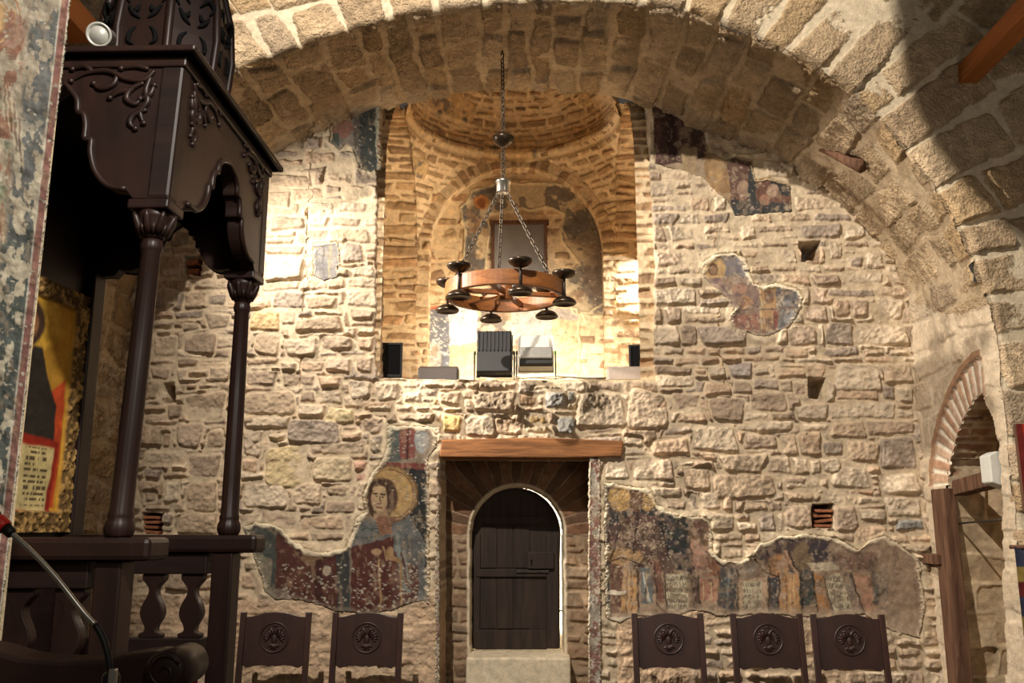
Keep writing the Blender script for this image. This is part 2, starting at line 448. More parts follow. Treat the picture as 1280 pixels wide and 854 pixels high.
CR = []   # stones seen in the photograph: zoom origin, then boxes (854 units = 200 px)
def crop(ox, oy, s, *bx):
    for b in bx:
        c = b[4] if len(b) > 4 else None
        x0, y0, x1, y1 = ox + b[0] / s, oy + b[1] / s, ox + b[2] / s, oy + b[3] / s
        a = wz(x0, y1); e = wz(x1, y0)
        CR.append((a[0], e[0], a[1], e[1], c))
GRY = (146, 146, 142); TAN = (200, 170, 126); OCH = (186, 154, 100); BRN = (146, 118, 92); YEL = (190, 172, 142)
crop(290, 370, 4.27, (90,70,265,195,TAN),(110,200,265,325),(280,225,465,325),(475,215,650,300),(80,330,255,375),(255,350,350,405),(365,345,500,405),(265,410,455,490),(465,425,595,495),(455,500,595,585),(355,505,450,575),(75,395,245,480),(60,505,345,640),(350,575,500,650),(495,595,665,685,(204,186,146)),(60,640,320,715),(300,655,575,790),(190,725,300,775),(580,685,680,725),(575,725,695,775),(415,775,710,850),(60,715,170,860),(170,790,405,1035,(192,172,132)),(630,450,755,550),(665,320,765,415),(590,530,715,600),(700,560,860,615),(695,645,815,740),(740,745,810,850),(505,330,650,415),(330,110,600,205),(390,0,560,75),(250,75,350,160),(430,78,600,110),(660,210,765,300))
crop(290, 180, 4.27, (190,255,325,345),(580,245,745,300),(400,345,500,385),(165,600,390,735),(170,545,385,600),(175,500,340,545),(210,385,400,470),(560,310,720,375),(590,530,700,640),(640,650,760,720),(200,160,440,240))
crop(460, 460, 4.27, (40,70,170,180),(170,80,275,120),(180,125,285,190),(285,110,375,165),(370,120,500,200),(340,160,375,205,OCH),(495,110,590,170),(555,125,790,235),(0,180,130,235),(135,195,240,240),(245,200,330,235),(390,245,505,345,OCH),(510,245,690,370),(675,255,825,355),(150,240,350,290),(0,260,90,360),(10,360,85,470),(590,80,720,125),(290,75,470,108))
crop(640, 460, 4.27, (120,85,275,115,YEL),(35,140,135,205,BRN),(170,120,290,220,GRY),(290,120,340,190,GRY),(345,125,610,330),(615,120,830,330),(80,240,195,305,OCH),(65,308,195,355,YEL),(230,260,340,365,GRY),(220,225,340,255),(380,350,590,375),(595,370,700,425),(595,430,715,475),(485,485,625,600),(645,485,854,605),(745,400,854,470),(0,240,50,360))
crop(810, 440, 4.27, (50,115,250,190),(250,85,310,125),(320,70,410,145),(425,60,560,150,(170,158,150)),(565,85,655,135),(690,90,840,150),(295,165,435,240),(445,155,560,235),(560,145,700,210),(130,215,270,310),(260,245,330,320),(325,245,510,380),(545,215,740,330),(0,240,105,350),(150,325,310,390),(85,395,235,445),(235,395,470,540),(505,440,695,525),(465,390,600,430),(570,365,780,435),(700,445,790,535),(810,425,854,560),(10,460,220,560),(0,570,135,690),(170,555,290,580),(160,585,245,615),(385,545,625,655),(635,555,770,660),(775,560,854,655),(190,620,330,745),(335,650,680,790),(720,665,854,730),(150,618,195,660),(20,720,180,785),(80,787,200,854),(215,760,270,854),(280,745,385,850),(390,760,450,854),(660,740,730,800),(735,750,854,805),(500,800,640,854),(720,815,854,860),(680,690,720,740),(770,160,840,240))
crop(980, 280, 4.27, (270,740,500,900),(380,535,655,655),(170,660,400,720),(415,665,530,712),(550,665,670,712),(20,540,175,660),(185,525,222,665),(228,520,370,655),(320,250,530,330),(500,390,640,520),(100,430,230,530),(260,400,350,500),(350,400,450,510),(520,740,680,854),(0,670,130,720),(230,345,480,395),(235,90,310,200),(330,170,420,240),(430,150,520,240))
crop(980, 470, 4.27, (280,60,505,140),(145,15,210,130),(225,25,275,150),(55,150,235,240),(240,145,590,240),(595,180,695,235),(95,245,245,305),(250,242,430,335),(440,238,695,318),(85,295,205,435),(0,315,75,430),(210,345,325,435),(335,338,500,465),(505,325,705,500),(50,438,125,530),(130,445,195,530),(200,440,300,530),(0,540,185,610),(185,550,235,605),(250,475,460,610),(440,465,515,520),(520,510,725,640),(0,620,195,680),(200,620,360,685),(385,610,480,640,(176,128,100)),(395,645,540,690),(400,710,540,780),(265,690,395,840),(545,645,735,760),(0,690,145,820),(600,765,745,830,(150,152,148)),(370,790,560,900),(515,45,590,140),(600,50,680,150))
crop(180, 330, 4.27, (205,370,390,485),(40,380,180,500),(30,505,175,545),(180,500,300,555),(305,505,445,525),(325,265,460,355),(0,620,90,730),(95,640,150,740),(220,690,440,835),(240,560,360,610),(30,550,150,620),(230,640,300,680,BRN),(300,645,400,670),(200,310,300,360),(130,745,215,830),(330,160,440,230),(320,360,430,368),(90,130,190,240),(90,20,210,80))
crop(180, 510, 4.27, (160,70,325,220),(335,110,435,220),(0,220,220,305),(225,240,415,375),(0,320,105,390),(220,390,400,560),(0,440,75,510),(180,560,400,680),(100,390,205,515),(0,520,150,555),(95,130,150,215),(525,265,620,345),(520,115,640,250),(525,400,770,540),(525,40,605,105),(610,45,780,112))
crop(360, 540, 4.27, (130,130,345,265,YEL),(110,85,215,125),(215,65,410,118),(345,150,425,210,(190,150,130)),(350,212,430,268,(190,150,130)),(195,275,370,350),(20,265,185,390),(190,362,375,440),(60,445,305,530),(110,535,310,590),(430,30,510,120))

OPEN = [(470, -330), (472, 260), (468, 420), (470, 473), (640, 476), (820, 477), (818, 430), (819, 320), (812, 200), (813, -330)]
DOOR = [(549, 569), (742, 570), (745, 1200), (547, 1200)]
HOLES = [[(999, 304), (1025, 303), (1024, 326), (1001, 328)], [(231, 319), (253, 320), (252, 346), (232, 344)], [(177, 642), (206, 643), (203, 668), (180, 668)],
         [(1009, 473), (1032, 474), (1031, 499), (1010, 498)], [(1014, 630), (1041, 631), (1040, 660), (1016, 661)], [(206, 478), (219, 478), (219, 503), (208, 505)]]
FR = {}
FR['left'] = [(484,531),(536,533),(549,545),(547,561),(536,572),(538,600),(538,763),(530,752),(505,757),(490,765),(455,768),(420,765),(395,757),(365,750),(345,752),(330,740),(318,700),(303,660),(318,652),(340,655),(352,660),(365,675),(385,688),(405,690),(430,686),(437,672),(445,648),(455,640),(452,620),(462,595),(475,578),(483,560)]
FR['right'] = [(754,602),(790,607),(815,612),(822,630),(845,644),(880,645),(889,651),(893,690),(905,700),(925,703),(940,695),(948,680),(975,670),(1010,667),(1045,671),(1072,686),(1086,676),(1104,668),(1128,682),(1150,700),(1158,760),(1150,800),(1110,788),(1080,770),(1020,774),(960,768),(905,772),(870,764),(836,774),(800,770),(775,780),(756,774)]
FR['mid'] = [(878,327),(895,318),(920,316),(935,325),(938,340),(945,355),(955,358),(970,352),(1000,362),(1005,372),(998,395),(985,412),(955,422),(935,418),(915,410),(912,395),(918,385),(905,370),(890,358),(878,345)]
FR['upright'] = [(814,120),(840,128),(880,160),(885,190),(905,200),(920,195),(940,200),(945,225),(960,222),(988,232),(990,265),(918,272),(912,255),(895,240),(880,225),(850,215),(817,205)]
FR['upleft'] = [(413,150),(440,140),(476,125),(478,210),(465,218),(450,212),(440,185),(432,180),(425,190),(412,178)]
FR['patch'] = [(391,304),(424,302),(426,318),(423,347),(405,352),(391,345)]

def back_wall():
    h = .0082
    u = np.arange(XL - .05, XR + .06, h); v = np.arange(0, 6.35, h)
    rng = random.Random(7)
    auto = rows_of_stones(XL - .1, XR + .1, 0, 6.4, rng, (.07, .2), (.14, .4), .35)
    def lvl(U, V):     # where pointing mortar drowns the stones: high on the wall
        a = sstep(3.6, 4.6, V) * .016 * (U > 1.2) + sstep(4.1, 4.8, V) * .012 * (U < -1.3)
        return a
    U, V, H, C, m = masonry(u, v, CR, auto, 11, gap=.007, edge=.026, hgt=(.02, .062), warp=.02, lvl=.007, rough=.022, lvlfn=lvl, rot=.035)
    H *= .95
    for k, pts in FR.items():
        d = poly_sdf(U, V, wpoly(pts)); t = sstep(.0, .03, d)
        H = np.maximum(H, (.028 + .007 * fbm(U * 14, V * 14, 98, 3)) * sstep(-.10, -.015, d))
        H = H * (1 - t) + (-.015) * t
        t2 = sstep(-.07, -.0, d); C = C + (lin((206, 190, 160)) - C) * (t2 * .5)[..., None]
    # rough plaster low on the wall behind the chairs
    t = sstep(1.36, 1.12, V) * 1.3 * (np.abs(U + .1) > .75)
    t = np.clip(t, 0, 1) * sstep(.0, .45, .5 + fbm(U * 1.3, V * 1.3, 77, 3))
    H = H * (1 - .8 * t) + t * (.02 + .02 * fbm(U * 16, V * 16, 78, 5, .75)); C = C + (lin((184, 156, 128)) * (1 + .3 * fbm(U * 9, V * 9, 79, 4))[..., None] - C) * (.75 * t)[..., None]
    wu = U + .018 * fbm(U * 7, V * 7, 91, 3); wv = V + .014 * fbm(U * 7, V * 7, 93, 3)
    for pts in HOLES:
        d = poly_sdf(wu, wv, wpoly(pts)); t = sstep(-.004, .012, d); H = H * (1 - t) - .42 * t
    keep = np.ones(U.shape, bool)
    for pts, dep, hh in ((OPEN, .27, .02), (DOOR, .45, .006)):
        a = wpoly(pts); w1 = U + hh * fbm(U * 6, V * 6, 95, 3); w2 = V + .3 * hh * fbm(U * 6, V * 6, 97, 3)
        d = poly_sdf(w1, w2, a); t = sstep(0, .018, d); H = H * (1 - t) - dep * t; keep &= d < .03
    P = np.stack([U, YW - H, V], -1)
    kq = keep[:-1, :-1] & keep[1:, :-1] & keep[1:, 1:] & keep[:-1, 1:]
    return struct(grid_mesh('wall_back', P, C, 'stone', kq, m * .25))
back_wall()

# ------------------------------------------------------------------ the great arch: soffit, jambs and face
def spline(pts, n=40):
    out = []; P = [np.array(p, float) for p in pts]; P = [2 * P[0] - P[1]] + P + [2 * P[-1] - P[-2]]
    for i in range(1, len(P) - 2):
        for k in range(n):
            t = k / n; a, b, c, d = P[i - 1:i + 3]
            out.append(.5 * (2 * b + (c - a) * t + (2 * a - 5 * b + 4 * c - d) * t * t + (3 * b - a - 3 * c + d) * t ** 3))
    out.append(P[-2]); return np.array(out)
def resample(c, n):
    s = np.concatenate([[0], np.cumsum(np.hypot(*np.diff(c, axis=0).T))]); t = np.linspace(0, s[-1], n)
    return np.stack([np.interp(t, s, c[:, 0]), np.interp(t, s, c[:, 1])], -1), s[-1]
YF = 6.7
bk = [(XL, 0), (XL, 1.2), (XL, 2.2), (XL, 3.0)] + [wz(*p) for p in ((168,350),(225,268),(290,224),(345,193),(410,160),(480,133),(560,115),(640,108),(720,112),(800,126),(870,160),(960,192),(1010,222),(1056,256),(1100,299),(1128,345))] + [(XR, 3.75), (XR, 3.3), (XR, 2.4), (XR, 1.2), (XR, 0)]
def fz(px, py): p = at(px, py, YF); return (p.x, p.z)
fr = [(XL, 0), (XL, 1.2), (XL, 2.2), (XL, 3.2)] + [fz(*p) for p in ((90,280),(180,165),(285,92),(350,67),(430,40),(500,22),(560,12),(640,3),(700,0),(780,3),(850,12),(905,27),(950,45),(1000,70),(1050,102),(1095,140),(1150,205),(1198,280),(1232,360))] + [(XR, 3.25), (XR, 2.6), (XR, 1.2), (XR, 0)]
NS = 1500
BK, LB = resample(spline(bk), NS); FRC, LF = resample(spline(fr), NS)
# match the two curves by the angle from the arch centre so that joints run straight across
def by_angle(c, n, z0=2.9, x0=-.21):
    # parameter: height on the jambs, angle on the arch
    ang = np.where(c[:, 1] < z0, np.where(c[:, 0] < x0, (c[:, 1] - z0) / 3.0, PI + (z0 - c[:, 1]) / 3.0), PI - np.arctan2(c[:, 1] - z0, c[:, 0] - x0))
    ang = np.maximum.accumulate(ang + np.arange(len(ang)) * 1e-9)
    t = np.linspace(ang[0], ang[-1], n); return np.stack([np.interp(t, ang, c[:, 0]), np.interp(t, ang, c[:, 1])], -1)
BK = by_angle(BK, NS); FRC = by_angle(FRC, NS)
SL = np.concatenate([[0], np.cumsum(np.hypot(*np.diff(FRC, axis=0).T))])
def normals2(c):
    t = np.gradient(c, axis=0); k = np.ones(25) / 25
    tp = np.pad(t, ((12, 12), (0, 0)), 'edge'); t = np.stack([np.convolve(tp[:, 0], k, 'valid'), np.convolve(tp[:, 1], k, 'valid')], -1)
    n = np.stack([t[:, 1], -t[:, 0]], -1); return n / np.linalg.norm(n, axis=1, keepdims=True)   # points into the opening
NF = normals2(FRC); NB = normals2(BK)
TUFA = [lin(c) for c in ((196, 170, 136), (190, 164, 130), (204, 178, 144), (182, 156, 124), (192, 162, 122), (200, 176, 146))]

def side_voussoirs(s0, s1, w0, w1, rng, sw=(.2, .38), wl=(.35, .75)):
    out = []; s = s0
    while s < s1:
        d = rng.uniform(*sw); w = w0 - rng.uniform(0, .4)
        while w < w1:
            l = rng.uniform(*wl); out.append((s, s + d, w, w + l)); w += l
        s += d
    return out

def soffit():
    h = .0105; n = int(SL[-1] / h); s = np.linspace(0, SL[-1], n); w = np.arange(0, YW - YF + .03, h)
    rng = random.Random(21)
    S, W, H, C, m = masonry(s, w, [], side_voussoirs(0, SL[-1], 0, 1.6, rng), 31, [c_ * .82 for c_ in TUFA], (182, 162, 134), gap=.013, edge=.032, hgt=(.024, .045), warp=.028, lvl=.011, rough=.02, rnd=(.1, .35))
    ix = np.interp(s, SL, np.arange(NS))
    g = lambda a: np.stack([np.interp(ix, np.arange(NS), a[:, 0]), np.interp(ix, np.arange(NS), a[:, 1])], -1)
    f, b, nf, nb = g(FRC), g(BK), g(NF), g(NB)
    t = (w / (YW - YF))[None, :, None]; t = np.clip(t, 0, 1)
    xz = f[:, None] * (1 - t) + b[:, None] * t; nn = nf[:, None] * (1 - t) + nb[:, None] * t
    # lower right jamb is mostly plastered; a brick-arched doorway opens in it
    right = xz[..., 0] > XR - .02
    Yp = YF + W; Z = xz[..., 1]
    pl = right & (Z < 3.6)
    k = sstep(4.2, 3.6, Z) * right * sstep(.0, .3, .5 + .6 * fbm(W * 2, S * 2, 41, 3))
    H = H * (1 - .55 * k) + k * .012; C = C + (lin((216, 200, 176)) - C) * (.6 * k)[..., None]
    ed = .012 * fbm(S * 8, W * 8, 43, 3)
    edge = sstep(.05, .0, W) * .012
    d = poly_sdf(Yp + .01 * fbm(S * 9, W * 9, 45, 2), Z, DW)
    # flush brick ring round the far half of that doorway arch, and a thin brick line round it
    zc = jx(1187, 606)[1]; yc = jx(1229, 491)[0]; th = np.arctan2(Z - zc, (Yp - yc) * 1.0)
    far = right & (Z > zc) & (Yp > yc - .06); bt = th / 1.7 * 13; fq = np.abs(bt - np.floor(bt) - .5)
    jo = sstep(.39, .27, fq + .05 * fbm(Yp * 14, Z * 14, 47, 2)); bc = np.array([lin(c_) for c_ in ((200, 166, 138), (190, 150, 122), (206, 176, 150), (186, 154, 130))])[(np.floor(bt).astype(int) * 5) % 4]
    band = far & (d > -.27) & (d < .03); Cb = lin((236, 226, 206)) + (bc * (1 + .2 * fbm(Yp * 24, Z * 24, 48, 3))[..., None] - lin((236, 226, 206))) * jo[..., None]
    C = np.where(band[..., None], Cb, C); H = np.where(band, .012 * jo, H)
    band = far & (d > -.33) & (d <= -.27); C = np.where(band[..., None], lin((164, 128, 100)) * (1 + .2 * fbm(Yp * 20, Z * 20, 49, 3))[..., None], C); H = np.where(band, .03, H)
    m = np.where(right & (Z < 3.6), m * (1 - k), m) * (1 - (far & (d > -.33)))
    P = np.stack([xz[..., 0] + nn[..., 0] * (H - edge), Yp + ed * sstep(.06, 0, W), Z + nn[..., 1] * (H - edge)], -1)
    dm = (d > 0) & right
    keep = ~(dm[:-1, :-1] & dm[1:, 1:])
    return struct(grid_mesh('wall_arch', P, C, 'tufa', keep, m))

# doorway in the right jamb, traced in the plane x = XR as (Y, z)
def jx(px, py): p = atx(px, py, XR); return (p.y, p.z)
DWP = [(1193, 900), (1187, 600), (1190, 574), (1197, 547), (1207, 522), (1218, 502), (1229, 491), (1238, 500), (1246, 521), (1252, 552), (1256, 590), (1264, 900)]
DW = [jx(*p) for p in DWP]
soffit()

def arch_face():
    h = .0115; n = int(SL[-1] / h); s = np.linspace(0, SL[-1], n); w = np.arange(0, 3.0, h)
    rng = random.Random(23); st = []
    q = 0
    while q < SL[-1]:
        d = rng.uniform(.24, .4); r = -rng.uniform(0, .3)
        while r < 3.1:
            l = rng.uniform(.5, .95) if r < .9 else rng.uniform(.3, .6); st.append((q, q + d, r, r + l)); r += l
        q += d
    S, W, H, C, m = masonry(s, w, [], st, 51, TUFA, (208, 192, 164), gap=.016, edge=.035, hgt=(.026, .05), warp=.028, lvl=.012, rough=.02, rnd=(.1, .35))
    ix = np.interp(s, SL, np.arange(NS))
    g = lambda a: np.stack([np.interp(ix, np.arange(NS), a[:, 0]), np.interp(ix, np.arange(NS), a[:, 1])], -1)
    f = g(FRC)
    # outward direction: from the arch centre on the arch, sideways on the jambs
    c0 = np.array([-.21, 2.9]); o = f - c0; o[:, 1] = np.maximum(o[:, 1], 0); o /= np.linalg.norm(o, axis=1, keepdims=True)
    xz = f[:, None] + o[:, None] * W[..., None]
    xz = xz - o[:, None] * ((.016 + .014 * fbm(S * 9, W * 3, 53, 3)) * sstep(.06, 0, W))[..., None]
    dep = -H * sstep(-.005, .04, W) + sstep(.02, 0, W) * .04
    P = np.stack([xz[..., 0], YF + dep, xz[..., 1]], -1)
    return struct(grid_mesh('wall_front', P, C, 'tufa', None, m))
arch_face()

def doorway_right():
    """the brick-lined recess behind that opening"""
    c = resample(spline(DW, 12), 260)[0]; L = np.concatenate([[0], np.cumsum(np.hypot(*np.diff(c, axis=0).T))])
    n = int(L[-1] / .012); s = np.linspace(0, L[-1], n); w = np.arange(-.01, .62, .012)
    rng = random.Random(29)
    zsp = jx(1187, 600)[1]; sa = L[np.argmax(c[:, 1] > zsp)]; sb = L[len(c) - 1 - np.argmax(c[::-1, 1] > zsp)]
    bst = [b_ for b_ in side_voussoirs(sa, sb, 0, .7, rng, (.055, .1), (.18, .4))]
    for lo, hi in ((0, sa), (sb, L[-1])):
        bst += [(*b_, (182, 160, 130)) for b_ in side_voussoirs(lo, hi, 0, .7, rng, (.22, .42), (.3, .6)) if b_[1] <= hi + .2]
    S, W, H, C, m = masonry(s, w, [], bst, 61, [lin(x) for x in ((164, 116, 88), (150, 108, 84), (176, 134, 104), (160, 126, 98))], (200, 180, 150), gap=.007, edge=.012, hgt=(.006, .016), warp=.008, lvl=.004, rough=.006)
    p = np.stack([np.interp(s, L, c[:, 0]), np.interp(s, L, c[:, 1])], -1); nn = normals2(p)
    P = np.stack([XR + W, p[:, None, 0] - nn[:, None, 0] * H * -1, p[:, None, 1] + nn[:, None, 1] * H], -1)
    struct(grid_mesh('trim_1', P, C, 'stone', None, m * 0))
    # rough wall at the back of the recess
    u = np.arange(6.5, 8.1, .012); v = np.arange(0, 3.6, .012)
    S, W, H, C, m = masonry(u, v, [], rows_of_stones(6.4, 8.2, 0, 3.7, rng, (.12, .3), (.2, .5)), 63, gap=.012, lvl=.01)
    P = np.stack([XR + .6 - H, S, W], -1)
    struct(grid_mesh('wall_right', P, C, 'stone', None, m * .3))
    # brick voussoir ring on the jamb face
    vs = MB(); cc = c[(c[:, 1] > jx(1168, 602)[1]) & (c[:, 0] > jx(1225, 486)[0])]
    return cc
DC = doorway_right()

# ------------------------------------------------------------------ domed bay behind the upper opening
YB = 10.6; A = 1.19; YC = YB - A; XC = at(645, 330, YB).x
ZA = at(645, 196, YB).z; ZS = ZA - A; ZSILL = at(645, 475, YW).z
BR = [lin(c) for c in ((176, 146, 108), (160, 130, 96), (188, 160, 122), (148, 120, 92), (172, 136, 100))]
BM = (212, 188, 152)
def bay():
    rng = random.Random(33); h = .0105
    # side arches with their jambs: soffit swept along x
    prof = [(YB, ZSILL - .1), (YB, ZS)] + [(YC + A * math.cos(t), ZS + A * math.sin(t)) for t in np.linspace(0, PI, 60)[1:-1]] + [(YC - A, ZS), (YC - A, ZSILL - .1)]
    c, L = resample(np.array(prof), 800); sl = np.linspace(0, L, 800)
    for sg in (-1, 1):
        s = np.arange(0, L, h); w = np.arange(0, .75, h)
        S, W, H, C, m = masonry(s, w, [], rows_of_stones(0, .8, 0, L, rng, (.07, .17), (.2, .6), .1) and [(b0, b1, a0, a1) for a0, a1, b0, b1 in rows_of_stones(0, .8, 0, L, rng, (.07, .17), (.2, .6), .1)], 71 + sg, BR, BM, gap=.012, edge=.03, hgt=(.014, .045), warp=.016, lvl=.008)
        p = np.stack([np.interp(s, sl, c[:, 0]), np.interp(s, sl, c[:, 1])], -1)
        d = np.stack([YC - p[:, 0], np.where(p[:, 1] > ZS, ZS - p[:, 1], 0)], -1); d /= np.linalg.norm(d, axis=1, keepdims=True) + 1e-9
        P = np.stack([XC + sg * (A + W), p[:, None, 0] + d[:, None, 0] * H, p[:, None, 1] + d[:, None, 1] * H], -1)
        struct(grid_mesh('trim_%d' % (3 + sg), P, C, 'brickwork', None, m * .8))
        u = np.arange(YC - A - .05, YB + .05, .02); v = np.arange(ZSILL - .1, ZA + .05, .02)
        S, W, H, C, m = masonry(u, v, [], rows_of_stones(YC - A, YB, ZSILL, ZA, rng), 75 + sg, BR, BM)
        P = np.stack([XC + sg * (A + .74 - H), S, W], -1); struct(grid_mesh('wall_bay_' + ('left' if sg < 0 else 'right'), P, C, 'brickwork', None, m))
    # dome and pendentives: courses run round
    for nm, rad, z0, e0, e1, nrow in (('ceiling_pendentives', A * math.sqrt(2), ZS, 0, PI / 4, .11), ('ceiling_dome', A, ZA, -.07, PI / 2 - .03, .1)):
        r = rad; th = np.arange(0, 2 * PI, h / rad * 1.05); th = np.append(th, 2 * PI); ph = np.arange(e0, e1 + .04 * (nm != 'ceiling_dome'), h / rad)
        u = th * rad; v = ph * rad
        st = rows_of_stones(0, 2 * PI * rad, 0, e1 * rad, rng, (.06, .13), (.14, .34), 0)
        T, Q, H, C, m = masonry(u, v, [], st, 81 + len(nm), BR, BM, gap=.011, edge=.03, hgt=(.014, .04), warp=.02, lvl=.009)
        # patches of old painted plaster
        nz = fbm(T * 1.1, Q * 1.1, 87, 3); k = sstep(.16, .22, nz); gz = sstep(.0, .3, fbm(T * 7, Q * 7, 88, 4, .6))
        pc = lin((196, 166, 122)) + (lin((112, 104, 96)) - lin((196, 166, 122))) * gz[..., None]
        C = C + (pc * (1 + .3 * fbm(T * 25, Q * 25, 89, 3))[..., None] - C) * (k * .9)[..., None]; H = H * (1 - k) + .035 * k
        T = T / rad; Q = Q / rad; rr = rad - H
        if nm == 'ceiling_dome':    # a raised ring of plain courses at its foot
            for zc, wd, hh in ((.03, .05, .05), (.13, .025, .02)):
                rr = rr - hh * np.exp(-((Q - zc) / wd) ** 4)
        P = np.stack([XC + rr * np.cos(Q) * np.cos(T), YC + rr * np.cos(Q) * np.sin(T), z0 + rr * np.sin(Q)], -1)
        keep = None
        if nm != 'ceiling_dome':
            ok = (np.abs(P[..., 0] - XC) < A + .012) & (np.abs(P[..., 1] - YC) < A + .012) & (P[..., 2] < ZA + .06) & (P[..., 1] > YC - .3)
            keep = ok[:-1, :-1] & ok[1:, :-1] & ok[1:, 1:] & ok[:-1, 1:]
        struct(grid_mesh(nm, P, C, 'brickwork', keep, m * .8))
    # archivolt of the back arch: radial stones
    ri = A * .875
    prof = [(XC - ri, ZSILL - .1), (XC - ri, ZS)] + [(XC - ri * math.cos(t), ZS + ri * math.sin(t)) for t in np.linspace(0, PI, 90)[1:-1]] + [(XC + ri, ZS), (XC + ri, ZSILL - .1)]
    c, L = resample(np.array(prof), 900); sl = np.linspace(0, L, 900)
    s = np.arange(0, L, h); w = np.arange(-.2, A - ri + .03, h)
    S, W, H, C, m = masonry(s, w, [], side_voussoirs(0, L, 0, .3, rng, (.08, .15), (.3, .5)), 83, BR, BM, gap=.011, edge=.03, hgt=(.008, .03), warp=.015, lvl=.008)
    p = np.stack([np.interp(s, sl, c[:, 0]), np.interp(s, sl, c[:, 1])], -1)
    o = np.stack([p[:, 0] - XC, np.maximum(p[:, 1] - ZS, 0)], -1); o /= np.linalg.norm(o, axis=1, keepdims=True)
    wp = np.maximum(W, 0)
    P = np.stack([p[:, None, 0] + o[:, None, 0] * wp, np.where(W < 0, YB - W - .012, YB - H), p[:, None, 1] + o[:, None, 1] * wp], -1)
    struct(grid_mesh('trim_5', P, C, 'brickwork', None, m * .8))
    # tympanum with remains of painting, pixel-painted in its own plane
    YT = YB + .17
    cv = Canvas(505, 785, 205, 482, .95, (206, 178, 130), 91)
    x, y, z = at_np(cv.X, cv.Y, YT)
    u = x[:, 0]
    S_, W_, H_, C_, m_ = masonry(np.linspace(x.min(), x.max(), cv.X.shape[0]), np.linspace(z.min(), z.max(), cv.X.shape[1]), [], rows_of_stones(x.min(), x.max(), z.min(), z.max(), rng, (.09, .2), (.2, .5)), 93, BR, BM, lvl=.014, gap=.01, hgt=(.01, .03))
    H_ = H_[:, ::-1]; C_ = C_[:, ::-1]
    plas = [[(575,350),(580,300),(578,262),(590,240),(620,228),(690,228),(725,240),(752,275),(770,330),(774,410),(760,400),(715,392),(700,360),(722,330),(700,300),(706,270),(690,262),(668,262),(612,270),(608,350)],
            [(512,384),(560,380),(600,372),(720,385),(727,400),(724,470),(512,474)], [(726,392),(776,372),(778,400),(772,420),(762,400),(742,396),(730,404)]]
    lv = np.zeros(cv.X.shape)
    for k, pts in enumerate(plas):
        wob = 5 * fbm(cv.X / 18, cv.Y / 18, 96 + k, 3); d = poly_sdf(cv.X + wob, cv.Y + wob * .7, pts); lv = np.maximum(lv, sstep(-.5, 1.5, d))
        cv_r = 1 - sstep(1.5, 3.2, np.abs(d)); cv.fill(cv_r, (218, 200, 160), .8)
    base = cv.C.copy(); cv.C = np.broadcast_to(lin((196, 178, 146)), cv.C.shape).copy()
    cv.blotch((108, 100, 94), .02, 16, .85, 1); cv.blotch((150, 116, 84), .12, 22, .6, 2); cv.blotch((92, 90, 88), .12, 34, .8, 3)
    cv.ell(602, 254, 9, 9, (186, 130, 76)); cv.ell(602, 255, 5, 6, (140, 90, 60)); cv.ell(735, 290, 22, 22, (98, 92, 86), .8, .5); cv.ell(748, 340, 20, 40, (128, 110, 94), .8, .5)
    cv.poly([(512, 386), (562, 383), (562, 474), (512, 476)], (112, 114, 120), .95); cv.poly([(512, 383), (562, 381), (562, 387), (512, 389)], (176, 104, 78))
    cv.poly([(512, 386), (517, 386), (517, 474), (512, 474)], (176, 108, 80)); cv.poly([(562, 382), (598, 378), (596, 430), (562, 432)], (222, 214, 196))
    cv.poly([(562, 432), (600, 428), (600, 476), (562, 476)], (212, 184, 138)); cv.poly([(640, 384), (724, 388), (724, 420), (640, 424)], (176, 166, 154), .8)
    cv.poly([(690, 400), (724, 400), (724, 474), (690, 474)], (202, 176, 132), .8); cv.ell(543, 448, 9, 20, (200, 190, 170), .6); cv.ell(543, 440, 6, 7, (150, 120, 90), .5)
    cv.chips(260, 512, 562, 388, 474, (228, 222, 208), (1.2, 2.6)); cv.chips(420, 562, 724, 384, 474, (120, 112, 104), (.8, 1.6)); cv.chips(160, 700, 776, 250, 400, (206, 190, 160), (.8, 1.8))
    paint = cv.C; C = C_ * (1 - lv[..., None]) + paint * lv[..., None]
    C = C + (base - C) * (.0)
    rim = np.zeros(cv.X.shape)
    for k, pts in enumerate(plas):
        wob = 5 * fbm(cv.X / 18, cv.Y / 18, 96 + k, 3); d = poly_sdf(cv.X + wob, cv.Y + wob * .7, pts); rim = np.maximum(rim, np.exp(-((d - 1) / 1.6) ** 2))
    C = C + (lin((220, 202, 164)) - C) * (rim * .8)[..., None]
    H = H_ * (1 - lv) + (.03 + cv.R) * lv + .015 * rim
    P = np.stack([x, YT - H, z], -1)
    struct(grid_mesh('wall_bay', P, C, 'brickwork', None, m_[:, ::-1] * .5 * (1 - lv)))
    b = MB(); b.box((XC - A - .8, YW + .012, ZSILL - .3), (XC + A + .8, YB + .2, ZSILL)); struct(b.build('trim_sill', 'stone'))
bay()
for nm in ('trim_sill',):
    me = bpy.data.objects[nm].data; a = me.color_attributes.new('Col', 'FLOAT_COLOR', 'POINT')
    a.data.foreach_set('color', np.tile([*lin((200, 180, 148)), 1.0], len(me.vertices)).astype(np.float32))

